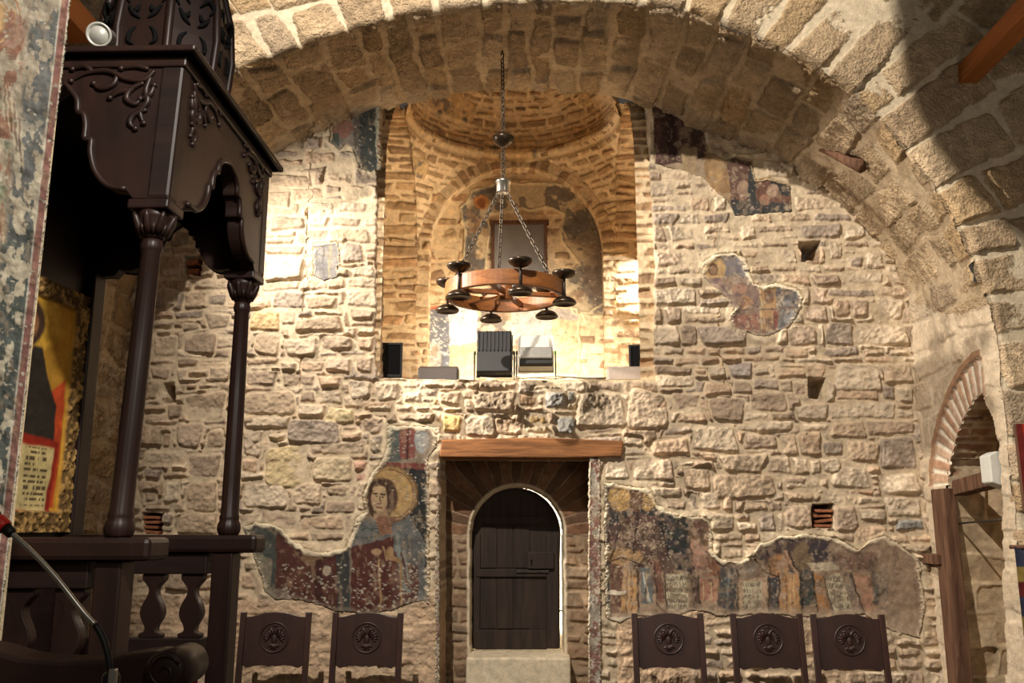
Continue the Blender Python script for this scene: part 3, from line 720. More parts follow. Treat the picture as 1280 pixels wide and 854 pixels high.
# window of the bay, closed with a grey board
w = MB(); a = at(617, 360, YB + .1); b_ = at(681, 279, YB + .1)
def tymp(px, py): return at(px, py, YB + .13)
p0, p1 = tymp(618, 362), tymp(680, 281)
win = MB(); win.box((p0.x, YB + .128, p0.z), (p1.x, YB + .15, p1.z)); wo = win.build('window_1', 'blindp'); struct(wo)
fm = MB()
for lo, hi in (((p0.x - .035, 0, p0.z), (p0.x, 0, p1.z)), ((p1.x, 0, p0.z), (p1.x + .035, 0, p1.z)), ((p0.x - .06, 0, p1.z), (p1.x + .06, 0, p1.z + .05))):
    fm.box((lo[0], YB + .09, lo[2]), (hi[0], YB + .17, hi[2]))
fm.build('window_frame', 'oldwood', wo, .004)

# ------------------------------------------------------------------ doorway in the back wall
YD = 8.65
def door_zone():
    rng = random.Random(43); h = .0085
    x0, x1 = at(545, 600, YD).x, at(746, 600, YD).x; z1 = at(640, 566, YD).z
    arc = [(587, 900), (587, 700)] + [(646 - 59 * math.cos(t), 667 - 60 * math.sin(t)) for t in np.linspace(0, PI, 25)] + [(705, 700), (707, 900)]
    dp = [(lambda p: (p.x, p.z))(at(a, b, YD)) for a, b in arc]
    cx, cz = at(646, 668, YD).x, at(646, 668, YD).z
    st = []
    R = at(705, 668, YD).x - cx
    # radial bricks: cut by hand from angle and radius
    u = np.arange(x0, x1, h); v = np.arange(0, z1 + .02, h)
    S, W, H, C, m = masonry(u, v, [], rows_of_stones(x0, x1, 0, z1, rng, (.07, .16), (.16, .3), .2), 101, [lin(c) for c in ((122, 100, 80), (112, 92, 74), (132, 108, 86), (120, 104, 86))], (150, 130, 106), gap=.009, edge=.02, hgt=(.01, .025), warp=.012, lvl=.004)
    X, Z = S, W
    th = np.arctan2(Z - cz, X - cx); r = np.hypot(X - cx, Z - cz)
    nb = 19; tt = th / PI * nb; fr_ = np.abs(tt - np.round(tt + .5) + .5 + .18 * fbm(X * 9, Z * 9, 103, 2))
    jo = sstep(.5, .40, fr_) ; k = (Z > cz) & (r < R * 2.2)
    idb = np.floor(tt); cb = np.array([lin(c) for c in ((118, 88, 68), (106, 82, 64), (126, 96, 74), (98, 76, 60))])[(idb.astype(int) * 7) % 4]
    cb = cb * (1 + .25 * fbm(X * 20, Z * 20, 105, 3))[..., None]; cm = lin((146, 126, 104))
    Cb = cm + (cb - cm) * jo[..., None]
    C = np.where(k[..., None], Cb, C); H = np.where(k, .012 * jo + .006 * fbm(X * 25, Z * 25, 107, 3), H)
    d = poly_sdf(X + .006 * fbm(X * 12, Z * 12, 109, 2), Z, dp)
    rim = sstep(-.03, -.012, d); C = C + (lin((204, 190, 164)) - C) * rim[..., None]; H = H * (1 - rim) + .018 * rim
    t = sstep(0, .014, d); H = H * (1 - t) - .2 * t
    keep = d < .022; kq = keep[:-1, :-1] & keep[1:, :-1] & keep[1:, 1:] & keep[:-1, 1:]
    P = np.stack([S, YD - H, W], -1); struct(grid_mesh('wall_doorway', P, C, 'stone', kq, m * 0))
    # soffit above the recess
    lint = MB(); lint.box((x0 - .1, YW + .06, z1 - .02), (x1 + .1, YD + .3, z1 + .12)); struct(lint.build('trim_6', 'darkh'))
    return dp
DP = door_zone()
ZT = at(646, 815, YD + .1).z                 # threshold height
st = MB(); a = at(583, 820, YW + .2); b_ = at(713, 820, YW + .2)
st.box((a.x, YW + .16, 0), (b_.x, YD + .6, ZT)); so = st.build('trim_threshold', 'stone', None, .02, 3); struct(so)
me = so.data; aa = me.color_attributes.new('Col', 'FLOAT_COLOR', 'POINT'); aa.data.foreach_set('color', np.tile([*lin((206, 192, 166)), 1.0], len(me.vertices)).astype(np.float32))
# the leaf: arched plank door, hinged on the left and a little ajar
yl = YD + .17
dl = [(lambda p: (p.x, p.z))(at(a, b, yl)) for a, b in [(590, 812), (589, 700)] + [(645 - 56 * math.cos(t), 668 - 58 * math.sin(t)) for t in np.linspace(0, PI, 21)] + [(700, 700), (700, 812)]]
dl = [(x, max(z, ZT + .022)) for x, z in dl]
hx = dl[0][0]
leaf = MB(); Rz = Matrix.Rotation(math.radians(2.0), 4, 'Z')
leaf.prism([(x - hx, z) for x, z in dl], (0, 0, 0), (1, 0, 0), (0, 0, 1), (0, .04, 0))
door = leaf.build('door_1', 'door', None, .003); struct(door); door.location = (hx, yl, 0); door.rotation_euler = (0, 0, math.radians(2.0))
wd = dl[-1][0] - hx; zt = dl[12][1]
def dz(py): return at(646, py, yl).z
def part(nm, mat, fn, bev=.003):
    b = MB(); fn(b); return b.build(nm, mat, door, bev)
part('rail', 'door', lambda b: b.box((.03, -.03, dz(721)), (wd - .12, 0, dz(712))))
part('rail', 'door', lambda b: b.box((.03, -.022, dz(812)), (wd - .12, 0, dz(788))))
part('rail', 'door', lambda b: b.box((.04, -.02, dz(655)), (wd - .1, 0, dz(646))))
part('stile', 'door', lambda b: b.box((wd - .12, -.026, ZT + .02), (wd - .01, 0, dz(668))))
part('stile', 'door', lambda b: b.box((.005, -.018, ZT + .02), (.07, 0, dz(668))))
for k in range(3): part('plank', 'door', lambda b: b.box((.075 + k * .155, -.008 - .004 * (k % 2), dz(786)), (.222 + k * .155, 0, dz(724))))
for k in range(3): part('plank', 'door', lambda b: b.box((.075 + k * .155, -.007 - .005 * ((k + 1) % 2), dz(710)), (.222 + k * .155, 0, dz(658))))
lk = part('lock_box', 'door', lambda b: b.box((wd - .3, -.06, dz(711)), (wd - .05, 0, dz(690))), .006)
b = MB(); b.lathe([(.011, 0), (.011, .008), (.004, .008)], (wd - .26, -.061, dz(700)), 12, (0, -1, 0)); b.box((wd - .264, -.066, dz(707)), (wd - .256, -.06, dz(700))); b.build('keyhole', 'glassdark', lk)
b = MB(); b.box((wd - .4, -.045, dz(716)), (wd - .1, -.03, dz(713))); b.build('bolt', 'iron', door, .002)
# bright daylight outside the door
g = MB(); g.box((-3, 9.3, -.2), (3, 14, ZT - .02)); struct(g.build('floor_outside', 'ground'))
g = MB(); g.box((-3, 13, ZT), (3, 13.2, 5)); struct(g.build('wall_outside', 'ground'))

# lintel beam and painted posts of the door recess
l0, l1 = at(550, 572, YW - .03), at(779, 549, YW - .03)
lt = MB(); lt.prism([(l0.x, l0.z), (l0.x + .02, l1.z - .005), (0, l1.z + .012), (l1.x, l1.z - .02), (l1.x - .02, l0.z - .0), (.2, l0.z - .01)], (0, YW - .085, 0), (1, 0, 0), (0, 0, 1), (0, .33, 0))
tag(lt.build('lintel', 'lintel', None, .012, 3), 'thick orange-brown wooden lintel beam over the door recess', 'beam')

# ------------------------------------------------------------------ floor, side walls
fl = MB(); fl.box((-7, -3, -.1), (7.5, YW + .5, 0)); struct(fl.build('floor', 'slab'))
def plainwall(nm, u, v, fn, seed):
    rng = random.Random(seed); S, W, H, C, m = masonry(u, v, [], rows_of_stones(u[0], u[-1], v[0], v[-1], rng, (.15, .3), (.25, .6)), seed, TUFA)
    struct(grid_mesh(nm, fn(S, W, H), C, 'tufa', None, m))
plainwall('wall_left', np.arange(-3, 6.8, .03), np.arange(0, 8, .03), lambda S, W, H: np.stack([-5.2 + H, S, W], -1), 121)
# ------------------------------------------------------------------ wall paintings
NAVY = (56, 58, 62); RED = (124, 56, 46); DRED = (96, 46, 40); GOLD = (206, 158, 66); FLESH = (196, 158, 104); CREAM = (206, 190, 152)
BLUEG = (134, 138, 140); BROWN = (106, 74, 54); PINK = (188, 134, 106); TEAL = (78, 92, 90); OCHR = (192, 142, 72); CHIP = (220, 206, 180)

def fresco_left():
    cv = Canvas(296, 556, 522, 776, .8, (150, 128, 104), 201)
    # upper fragment
    cv.poly([(484,528),(505,528),(503,576),(484,580)], (96, 106, 106)); cv.poly([(499,530),(522,530),(518,572),(500,574)], (150, 74, 62)); cv.ell(527, 551, 9, 15, (160, 164, 166)); cv.line([(511,530),(509,574)], 1.4, (92, 50, 44))
    cv.chips(40, 486, 535, 532, 578)
    # left part: dark green and deep red draperies
    cv.poly([(300,650),(350,655),(345,760),(300,760)], (82, 88, 82)); cv.poly([(318,690),(340,700),(338,760),(316,760)], (150, 138, 110), .8)
    cv.poly([(346,665),(372,678),(400,690),(430,686),(432,770),(344,770)], (104, 54, 44)); cv.ell(390, 699, 14, 7, (152, 110, 70)); cv.ell(372, 725, 12, 18, (120, 66, 52))
    cv.poly([(420,690),(436,688),(438,770),(422,770)], (70, 72, 78)); cv.poly([(330,740),(360,735),(370,770),(330,770)], (150, 132, 112), .7); cv.poly([(395,700),(402,700),(404,770),(392,770)], (84, 42, 36))
    cv.ell(409, 714, 5, 6, (200, 178, 150)); cv.chips(150, 350, 432, 705, 765, CHIP)
    # standing saint: dark blue ground
    cv.poly([(482,582),(538,584),(538,760),(482,760)], NAVY); cv.poly([(484,579),(541,579),(541,587),(484,586)], (142, 62, 52))
    cv.poly([(534,584),(543,584),(543,770),(534,770)], (140, 66, 54)); cv.poly([(536,640),(543,640),(543,676),(536,676)], (176, 160, 136))
    cv.poly([(440,664),(466,644),(512,644),(530,676),(534,765),(440,768)], (118, 120, 118))
    cv.poly([(440,684),(492,671),(494,700),(490,766),(438,768)], (106, 50, 42)); cv.poly([(500,690),(523,700),(523,764),(486,766),(492,690)], (118, 62, 50), .9)
    cv.poly([(505,665),(526,680),(528,712),(506,700)], (106, 108, 108)); cv.line([(497,668),(503,735),(512,738)], 4, (138, 148, 138)); cv.line([(505,690),(512,730)], 3, (150, 154, 140))
    cv.line([(452,662),(474,660),(470,672)], 1.0, (72, 84, 92)); cv.line([(450,655),(474,668)], .9, (84, 96, 104)); cv.line([(445,672),(486,670)], 1.0, (84, 96, 104))
    cv.ring(487, 618, 34.5, 1.6, (110, 70, 40)); cv.ell(487, 618, 33, 33, GOLD); cv.ring(487, 618, 30.5, .9, (150, 100, 44))
    cv.ell(478, 622, 20, 24, (98, 62, 44)); cv.ell(476, 615, 18, 17, (84, 52, 38)); cv.poly([(460,614),(468,640),(465,646),(459,636)], (92, 60, 42)); cv.poly([(488,616),(490,640),(485,646),(483,634)], (92, 60, 42))
    cv.poly([(470,630),(482,630),(484,648),(468,648)], (176, 136, 90)); cv.ell(474.5, 624, 10.5, 17, FLESH); cv.ell(474, 612, 9, 4, (206, 168, 112))
    cv.line([(467,618),(472,617.5)], 1.2, (70, 44, 34)); cv.line([(477,617.5),(482,618)], 1.2, (70, 44, 34)); cv.ell(470, 621, 1.5, 1.1, (52, 34, 28)); cv.ell(479, 621, 1.5, 1.1, (52, 34, 28))
    cv.line([(475,620),(476,629),(473,630)], .9, (136, 92, 60)); cv.line([(471,634.5),(478,634.5)], 1.1, (140, 66, 50)); cv.ell(467, 625, 1.6, 4, (176, 120, 84), .6)
    cv.poly([(468,646),(494,646),(488,668),(474,668)], (152, 98, 66)); cv.chips(40, 468, 496, 646, 668, (206, 150, 110), (.8, 1.6))
    cv.ell(470, 690, 7, 5, (188, 142, 88)); cv.ell(488, 692, 5, 9, (184, 138, 80)); cv.line([(478,683),(484,700)], 2, (188, 142, 88)); cv.poly([(484,686),(500,700),(498,706),(484,698)], OCHR)
    cv.line([(474,700),(476,764)], 1.4, OCHR); cv.line([(500,700),(502,764)], 1.4, OCHR)
    cv.chips(170, 440, 522, 700, 766, CHIP); cv.chips(120, 500, 536, 588, 760, CHIP, (1.2, 2.8)); cv.chips(34, 462, 516, 588, 650, (226, 200, 150), (1.2, 2.6)); cv.chips(30, 535, 543, 590, 760)
    fresco('fresco', 'wall painting of a haloed figure in grey mantle left of the door recess', cv, FR['left'], YW, rim=7, val=.62)
fresco_left()

def fresco_right():
    cv = Canvas(746, 1166, 594, 812, .8, (164, 134, 104), 211)
    cv.poly([(754,600),(900,640),(900,720),(754,700)], (60, 60, 66)); cv.poly([(752,600),(762,602),(762,780),(752,780)], (70, 72, 76))
    cv.ell(776, 622, 16, 18, GOLD); cv.ell(809, 620, 12, 18, GOLD); cv.poly([(786,606),(806,606),(800,640),(788,640)], (122, 86, 60)); cv.chips(30, 766, 816, 606, 640, (120, 74, 44), (1, 2))
    cv.poly([(760,660),(796,640),(836,650),(842,720),(756,700)], (98, 70, 60)); cv.poly([(820,648),(862,650),(856,706),(838,704)], (56, 60, 70)); cv.ell(876, 668, 15, 22, (128, 92, 60)); cv.ell(876, 655, 9, 9, (112, 76, 62))
    cv.chips(320, 758, 838, 612, 712, (216, 190, 160), (1.2, 2.5))
    cv.ell(778, 696, 26, 10, (186, 142, 84)); cv.poly([(762,704),(780,706),(776,766),(764,770)], (118, 76, 58)); cv.poly([(779,712),(796,714),(796,768),(775,772)], (204, 150, 78)); cv.line([(784,714),(783,768)], 1, (150, 100, 52)); cv.line([(790,714),(790,768)], 1, (150, 100, 52))
    cv.poly([(799,708),(816,712),(817,754),(802,756)], (116, 120, 124)); cv.line([(803,716),(812,752)], 2, (196, 196, 186)); cv.line([(810,714),(806,752)], 1.4, (84, 96, 100))
    cv.poly([(812,700),(824,700),(832,752),(822,752)], (134, 84, 66)); cv.poly([(831,720),(858,716),(862,764),(834,768)], CREAM); cv.letters(832, 860, 720, 762, 6)
    cv.poly([(862,672),(890,688),(892,724),(872,720),(864,700)], PINK); cv.poly([(876,724),(898,724),(896,752),(874,752)], (184, 124, 92)); cv.poly([(884,692),(902,706),(900,724),(886,716)], (150, 96, 62)); cv.poly([(862,700),(872,722),(876,756),(866,756)], (84, 62, 54))
    cv.poly([(900,706),(922,712),(918,764),(898,760)], (84, 88, 92)); cv.line([(912,712),(908,762)], 2, (130, 134, 130)); cv.poly([(916,706),(948,706),(940,722),(918,720)], (150, 134, 116))
    cv.poly([(924,726),(958,722),(960,768),(924,768)], (196, 160, 122)); cv.poly([(928,728),(952,726),(954,764),(930,766)], CREAM); cv.letters(929, 952, 728, 764, 5)
    cv.poly([(950,672),(1000,668),(1040,676),(1046,706),(990,716),(955,706)], (92, 74, 72)); cv.ell(972, 708, 13, 15, (196, 134, 70)); cv.line([(982,690),(988,705),(996,716)], 4, (190, 142, 108)); cv.ell(1003, 696, 12, 18, (146, 118, 84)); cv.ell(1025, 688, 14, 12, (74, 66, 74)); cv.ell(950, 690, 9, 10, (90, 74, 78))
    cv.poly([(960,722),(974,722),(976,764),(964,764)], (80, 78, 84)); cv.poly([(974,718),(1000,718),(1002,772),(974,772)], (206, 148, 80)); cv.line([(982,720),(984,770)], 1, (150, 96, 50)); cv.line([(992,720),(994,770)], 1.2, (226, 176, 110)); cv.poly([(999,712),(1016,714),(1020,756),(1000,758)], (76, 84, 80))
    cv.poly([(1016,716),(1030,722),(1042,772),(1022,772)], (184, 124, 60)); cv.poly([(1008,704),(1040,702),(1050,712),(1014,714)], (206, 186, 150))
    cv.poly([(1030,722),(1050,716),(1066,764),(1040,768)], CREAM); cv.letters(1030, 1050, 720, 762, 5, slant=.34); cv.poly([(1052,714),(1064,716),(1080,768),(1066,768)], (128, 112, 100)); cv.poly([(1040,690),(1100,690),(1100,712),(1050,712)], (140, 104, 84))
    cv.poly([(1066,716),(1090,720),(1096,770),(1078,770)], (184, 132, 98)); cv.poly([(1090,710),(1108,715),(1112,752),(1092,755)], (98, 98, 92), .8)
    cv.blotch((178, 150, 122), .24, 16, .7, 1); cv.blotch((80, 66, 60), .26, 10, .5, 2); cv.blotch((196, 172, 140), .34, 6, .6, 4)
    for ln in ([(797,712),(798,770)], [(818,704),(822,756),(834,770)], [(831,718),(834,768)], [(862,706),(868,752)], [(874,720),(874,756)], [(899,722),(897,756)], [(922,712),(922,768)], [(960,720),(962,768)], [(974,718),(974,772)], [(1001,714),(1003,770)], [(1016,714),(1022,770)], [(1030,722),(1042,770)], [(1064,716),(1080,768)], [(956,672),(962,716)], [(944,700),(958,716),(974,722)], [(986,690),(992,708),(1002,716)], [(862,672),(866,702)], [(780,640),(764,700)], [(798,640),(792,690)], [(826,650),(838,704)], [(762,704),(776,696),(798,706)], [(884,690),(902,706)]):
        cv.line(ln, 1.5, (58, 42, 36), .8)
    for ln in ([(786,716),(785,766)], [(880,728),(880,750)], [(890,728),(889,750)], [(988,722),(988,768)], [(808,716),(809,752)]): cv.line(ln, .9, (224, 186, 130), .7)
    k = sstep(1090, 1130, cv.X + 14 * fbm(cv.X / 20, cv.Y / 20, 7, 3)); cv.fill(k, (168, 138, 110), .9); cv.blotch((122, 96, 78), .18, 14, .5, 6)
    k = sstep(758, 772, cv.Y + 8 * fbm(cv.X / 14, cv.Y / 14, 8, 3)); cv.fill(k, (188, 160, 128), .85)
    cv.ell(769, 741, 13, 3, (222, 206, 176)); cv.ell(775, 776, 18, 4, (214, 196, 166)); cv.chips(160, 905, 1140, 672, 768, (196, 170, 138), (.9, 2))
    fresco('fresco', 'long wall painting of robed figures with scrolls right of the door recess', cv, FR['right'], YW, rim=6, val=.68, sat=.74)
fresco_right()

def fresco_mid():
    cv = Canvas(872, 1012, 310, 428, .8, (160, 134, 112), 221)
    cv.poly([(900,318),(940,316),(940,345),(905,345)], (134, 126, 130)); cv.ell(893, 337, 14, 16, (212, 166, 84)); cv.ell(891, 337, 7, 8, (128, 86, 56)); cv.ell(891, 338, 4.5, 5.5, (176, 128, 88)); cv.poly([(880,350),(904,346),(914,385),(900,370)], (166, 128, 116))
    cv.poly([(904,350),(950,358),(950,400),(912,395)], (150, 120, 104)); cv.ell(932, 378, 9, 8, (196, 138, 84)); cv.ell(925, 362, 10, 6, (186, 130, 104)); cv.poly([(915,395),(950,392),(948,416),(918,412)], (162, 104, 84))
    cv.poly([(950,362),(970,356),(972,412),(952,418)], (190, 140, 78)); cv.ell(962, 372, 6, 8, (140, 92, 60)); cv.poly([(970,356),(1000,364),(994,400),(972,414)], (118, 116, 116)); cv.poly([(968,386),(974,386),(972,412),(966,414)], (150, 78, 62)); cv.ell(984, 390, 8, 14, (166, 164, 160), .8)
    cv.line([(950,360),(952,420)], 1.4, (206, 170, 110)); cv.line([(918,388),(1000,384)], 1, (120, 96, 80)); cv.blotch((112, 92, 92), .2, 8, .6, 1); cv.blotch((204, 180, 146), .25, 6, .6, 2); cv.chips(60, 880, 1000, 320, 418, CHIP, (.8, 1.8))
    fresco('fresco', 'irregular painted plaster fragment with white rim and small golden halo', cv, FR['mid'], YW, rim=6, rimh=.02, rimc=(226, 212, 184))
    cv = Canvas(808, 998, 105, 280, .8, (170, 144, 106), 231)
    cv.poly([(812,110),(878,110),(884,196),(812,212)], (92, 62, 56)); cv.poly([(816,110),(826,110),(826,200),(816,200)], (112, 76, 66)); cv.poly([(834,150),(842,140),(846,196),(836,200)], (74, 50, 48)); cv.poly([(852,185),(872,185),(870,220),(852,220)], (170, 140, 92)); cv.line([(848,120),(850,180)], 3, (124, 88, 74)); cv.line([(864,130),(862,180)], 3, (120, 82, 70))
    cv.poly([(880,190),(912,196),(914,252),(884,232)], (170, 126, 68)); cv.ell(896, 212, 10, 18, (188, 144, 80)); cv.poly([(908,198),(940,198),(944,250),(914,256)], (116, 80, 66)); cv.ell(929, 236, 8, 10, (168, 132, 104)); cv.poly([(936,204),(946,214),(946,252),(934,252)], (66, 68, 76))
    cv.poly([(946,222),(990,232),(990,268),(946,268)], (124, 80, 62)); cv.poly([(962,222),(990,232),(990,246),(964,240)], (66, 64, 70)); cv.ell(966, 238, 8, 8, (190, 150, 120)); cv.poly([(914,250),(992,254),(992,276),(914,276)], (72, 72, 80)); cv.ell(956, 250, 6, 8, (176, 118, 88))
    cv.chips(70, 820, 880, 120, 205, (170, 130, 106), (.9, 2)); cv.chips(60, 905, 988, 200, 270, (206, 176, 146), (1.2, 3)); cv.blotch((170, 144, 108), .26, 9, .7, 3)
    fresco('fresco', 'dark painted plaster fragment under the arch, above right of the bay', cv, FR['upright'], YW, rim=2.5, rimc=(190, 168, 132))
    cv = Canvas(406, 484, 118, 226, .8, (150, 140, 128), 241)
    cv.poly([(440,118),(470,118),(474,216),(444,214)], (76, 84, 90)); cv.ell(428, 160, 13, 12, (176, 116, 94)); cv.poly([(412,168),(424,166),(424,190),(412,188)], (90, 104, 110)); cv.line([(470,124),(473,212)], 3, (176, 176, 150)); cv.line([(474,170),(474,205)], 2.5, (150, 80, 66)); cv.poly([(440,140),(448,140),(450,200),(444,190)], (120, 108, 98)); cv.chips(40, 440, 472, 130, 212, CHIP, (1.2, 2.8))
    fresco('fresco', 'small dark painted plaster tongue at the upper left corner of the bay', cv, FR['upleft'], YW, rim=6, rimc=(190, 176, 146), rimh=.02)
    cv = Canvas(386, 432, 298, 358, .7, (176, 170, 164), 251)
    cv.blotch((146, 144, 148), .0, 9, .8, 1); cv.line([(413,304),(411,345)], 2, (206, 190, 150)); cv.line([(404,304),(404,345)], 1.2, (150, 140, 140)); cv.chips(16, 392, 424, 305, 346, (220, 200, 150), (1, 2.4))
    fresco('fresco', 'small square patch of grey painted plaster on the bright left stonework', cv, FR['patch'], YW, rim=3, rimh=.015, val=.5)
fresco_mid()

def jamb_post(nm, px0, px1, py0, py1, label, seed):
    cv = Canvas(px0 - 2, px1 + 2, py0 - 2, py1 + 2, .8, (172, 156, 130), seed)
    cv.blotch((150, 76, 60), -.05, 18, .9, 1); cv.blotch((128, 92, 70), .15, 8, .8, 2); cv.blotch((206, 192, 166), .2, 5, .8, 3); cv.chips(int((py1 - py0) / 2), px0, px1, py0, py1, CHIP, (1, 2.2))
    wob = [(px0, py0), (px1, py0), (px1 + 1, (py0 + py1) / 2), (px1, py1), (px0, py1), (px0 - 1, (py0 * 2 + py1) / 3)]
    fresco(nm, label, cv, wob, YW, sat=.55, val=.72, thick=.06, rim=2.0, wob=1.2)
jamb_post('painted_post', 736, 751, 568, 1000, 'narrow red-stained plastered post at the right edge of the door recess', 261)
jamb_post('painted_post', 544.5, 549, 584, 1000, 'narrow flaking red plaster strip at the left edge of the door recess', 271)

# bricks in the putlog holes
for (px, py, w, lab, nm) in ((1027, 648, .17, 'stack of thin broken bricks stuffed into the right wall hole', 'brick'), (191, 656, .17, 'curved broken tiles in the low hole beside the near throne column', 'brick'), (243, 333, .12, 'rough brick bit lodged in the hole between the throne columns', 'brick')):
    r = random.Random(px); b = MB(); p = at(px, py, YW + .06)
    t = thing(nm, lab, 'brick', p, 'bricks stuffed into wall holes')
    n = 4 if w > .15 else 2
    for k in range(n):
        z = -.085 + k * .17 / n; bb = MB()
        bb.cbox((r.uniform(-.012, .012), r.uniform(.0, .03), z + .02), (w * .9, .14, .17 / n * .62), Matrix.Rotation(r.uniform(-.12, .12), 4, 'Y') @ Matrix.Rotation(r.uniform(-.15, .15), 4, 'Z'))
        bb.build('brick_piece', 'brick', t, .006)

# ------------------------------------------------------------------ foreground painted pier at the left
YP = 2.2
def pier():
    x1 = at(22, 600, YP).x
    b = MB(); b.prism([(x1 + .0, YP + .004), (x1 - .10, YP + .17), (-2.9, YP + .17), (-2.9, YP + .004)], (0, 0, 0), (1, 0, 0), (0, 1, 0), (0, 0, 4.6))
    o = b.build('wall_pier', 'stone'); struct(o); me = o.data
    a = me.color_attributes.new('Col', 'FLOAT_COLOR', 'POINT'); a.data.foreach_set('color', np.tile([*lin((190, 172, 142)), 1.0], len(me.vertices)).astype(np.float32))
    cv = Canvas(-60, 96, -90, 900, .9, (176, 160, 134), 301); cv.cd = .0006
    X, Y = cv.X, cv.Y
    edge = 84 - (Y - 40) * .1135            # the pier's right edge in the photograph
    E = edge - X
    cv.fill(sstep(50, 44, E) * sstep(-60, -50, 0 * X), (104, 108, 108), .95)
    cv.fill(sstep(240, 330, Y) * sstep(58, 50, E), (84, 96, 96), .8); cv.blotch((194, 180, 150), -.02, 11, .0, 1)
    n = fbm(X / 12, Y / 20, 303, 4, .6)
    cv.fill(sstep(.02, .12, n) * sstep(120, 190, Y), (202, 188, 156), .95); cv.fill(sstep(.16, .24, n) * sstep(150, 100, Y), (196, 178, 148), .8)
    cv.fill(sstep(44, 60, E) * sstep(.05, .16, fbm(X / 14, Y / 26, 305, 4, .6)), (156, 92, 62), .85)
    cv.fill(sstep(48, 60, E) * sstep(.1, .2, fbm(X / 16, Y / 30, 307, 4, .6)) * sstep(120, 170, Y) * sstep(300, 240, Y), (120, 138, 104), .8)
    cv.fill(sstep(44, 56, E) * sstep(330, 250, np.abs(Y - 500)) * sstep(.02, .14, fbm(X / 10, Y / 40, 309, 3)), (166, 112, 66), .7)
    for k, r in enumerate((26, 33, 40)): cv.ring(-14, 22, r, 1.3, (182, 118, 56) if k % 2 == 0 else (214, 172, 96), .9)
    cv.ell(-14, 22, 24, 24, (206, 154, 78), .9); cv.ell(18, 44, 14, 26, (174, 120, 96), .7)
    for k in range(5): cv.line([(6 + k, 60 + 3 * k), (18, 62 + 3 * k), (29 - k, 48 + 3 * k)], 1.1, (150, 92, 60), .8)
    for k in range(9): cv.line([(2 + 3 * k, 90 + 8 * k), (6 + 3 * k, 150 + 8 * k)], 1.4, (130, 84, 58) if k % 2 else (210, 190, 150), .55)
    cv.fill(sstep(1.5, 2.5, E) * sstep(12.5, 10.5, E + 2 * fbm(X / 4, Y / 10, 311, 2)), (152, 92, 80), .95)
    cv.fill(sstep(3, 2, E), (206, 196, 172)); cv.fill(sstep(11.0, 12.0, E) * sstep(14, 13, E), (206, 198, 176), .8)
    cv.chips(520, -60, 84, -60, 700, (214, 204, 176), (1.8, 4.4))
    out = [(-58, -88), (98, -88), (90, -10), (84, 40), (74, 128), (70, 150), (64, 205), (57, 280), (44, 390), (33, 490), (21, 600), (10, 700), (-12, 890), (-58, 890)]
    fresco('fresco', 'flaking painted plaster with red border on the near pier at left', cv, out, YP, thick=.012, rim=.6, wob=1.2, rimh=0)
pier()

# ------------------------------------------------------------------ the canopied throne
X0, X1 = -1.76, -1.172; Y0, Y1 = 2.57, 3.345
ZARM = at(150, 672, Y0).z
TH = thing('throne', 'tall dark carved wooden canopied throne with columns and icon in its back', 'throne', ((X0 + X1) / 2, (Y0 + Y1) / 2, 0))
TO = TH.location.copy()
def lean(p):
    # the old throne stands a little askew, and its near front column leans inward
    p = p.copy(); k = max(0, min(1.15, (3.345 - p.y) / .775)) * max(0, min(1.2, (p.x - X0) / (X1 - X0)))
    p.x += .063 * (p.y - Y0) + .033 * max(0, p.z - ZARM) * k
    return p
def tp(nm, mat, fn, bevel=.004, parent=None, label=None):
    b = MB(TO); fn(b); b.v = [tuple(lean(Vector(p) + TO) - TO) for p in b.v]; o = b.build(nm, mat, parent or TH, bevel)
    if label: o['label'] = label
    return o
ZCAP = at(190, 300, Y0).z; ZFB = at(190, 268, Y0).z; ZFT = at(228, 78, Y0 - .05).z; ZCO = at(235, 55, Y0 - .1).z
# dais, steps
tp('dais', 'darkh', lambda b: (b.box((X0 - .05, Y0 - .08, 0), (X1 + .12, Y1 + .1, .62)), b.box((X1 + .12, Y0 - .08, 0), (X1 + .42, Y1 + .1, .4)), b.box((X1 + .42, Y0 - .08, 0), (X1 + .72, Y1 + .1, .2))), .01)
ZSEAT = at(255, 800, Y1).z - .09
tp('seat', 'red', lambda b: b.box((X0 + .05, Y0 + .08, ZSEAT - .2), (X1 - .04, Y1 - .06, ZSEAT)), .03, label='red velvet seat cushion')
tp('seat_box', 'darkh', lambda b: b.box((X0 + .02, Y0 + .06, .62), (X1 - .05, Y1 - .06, ZSEAT - .2)))
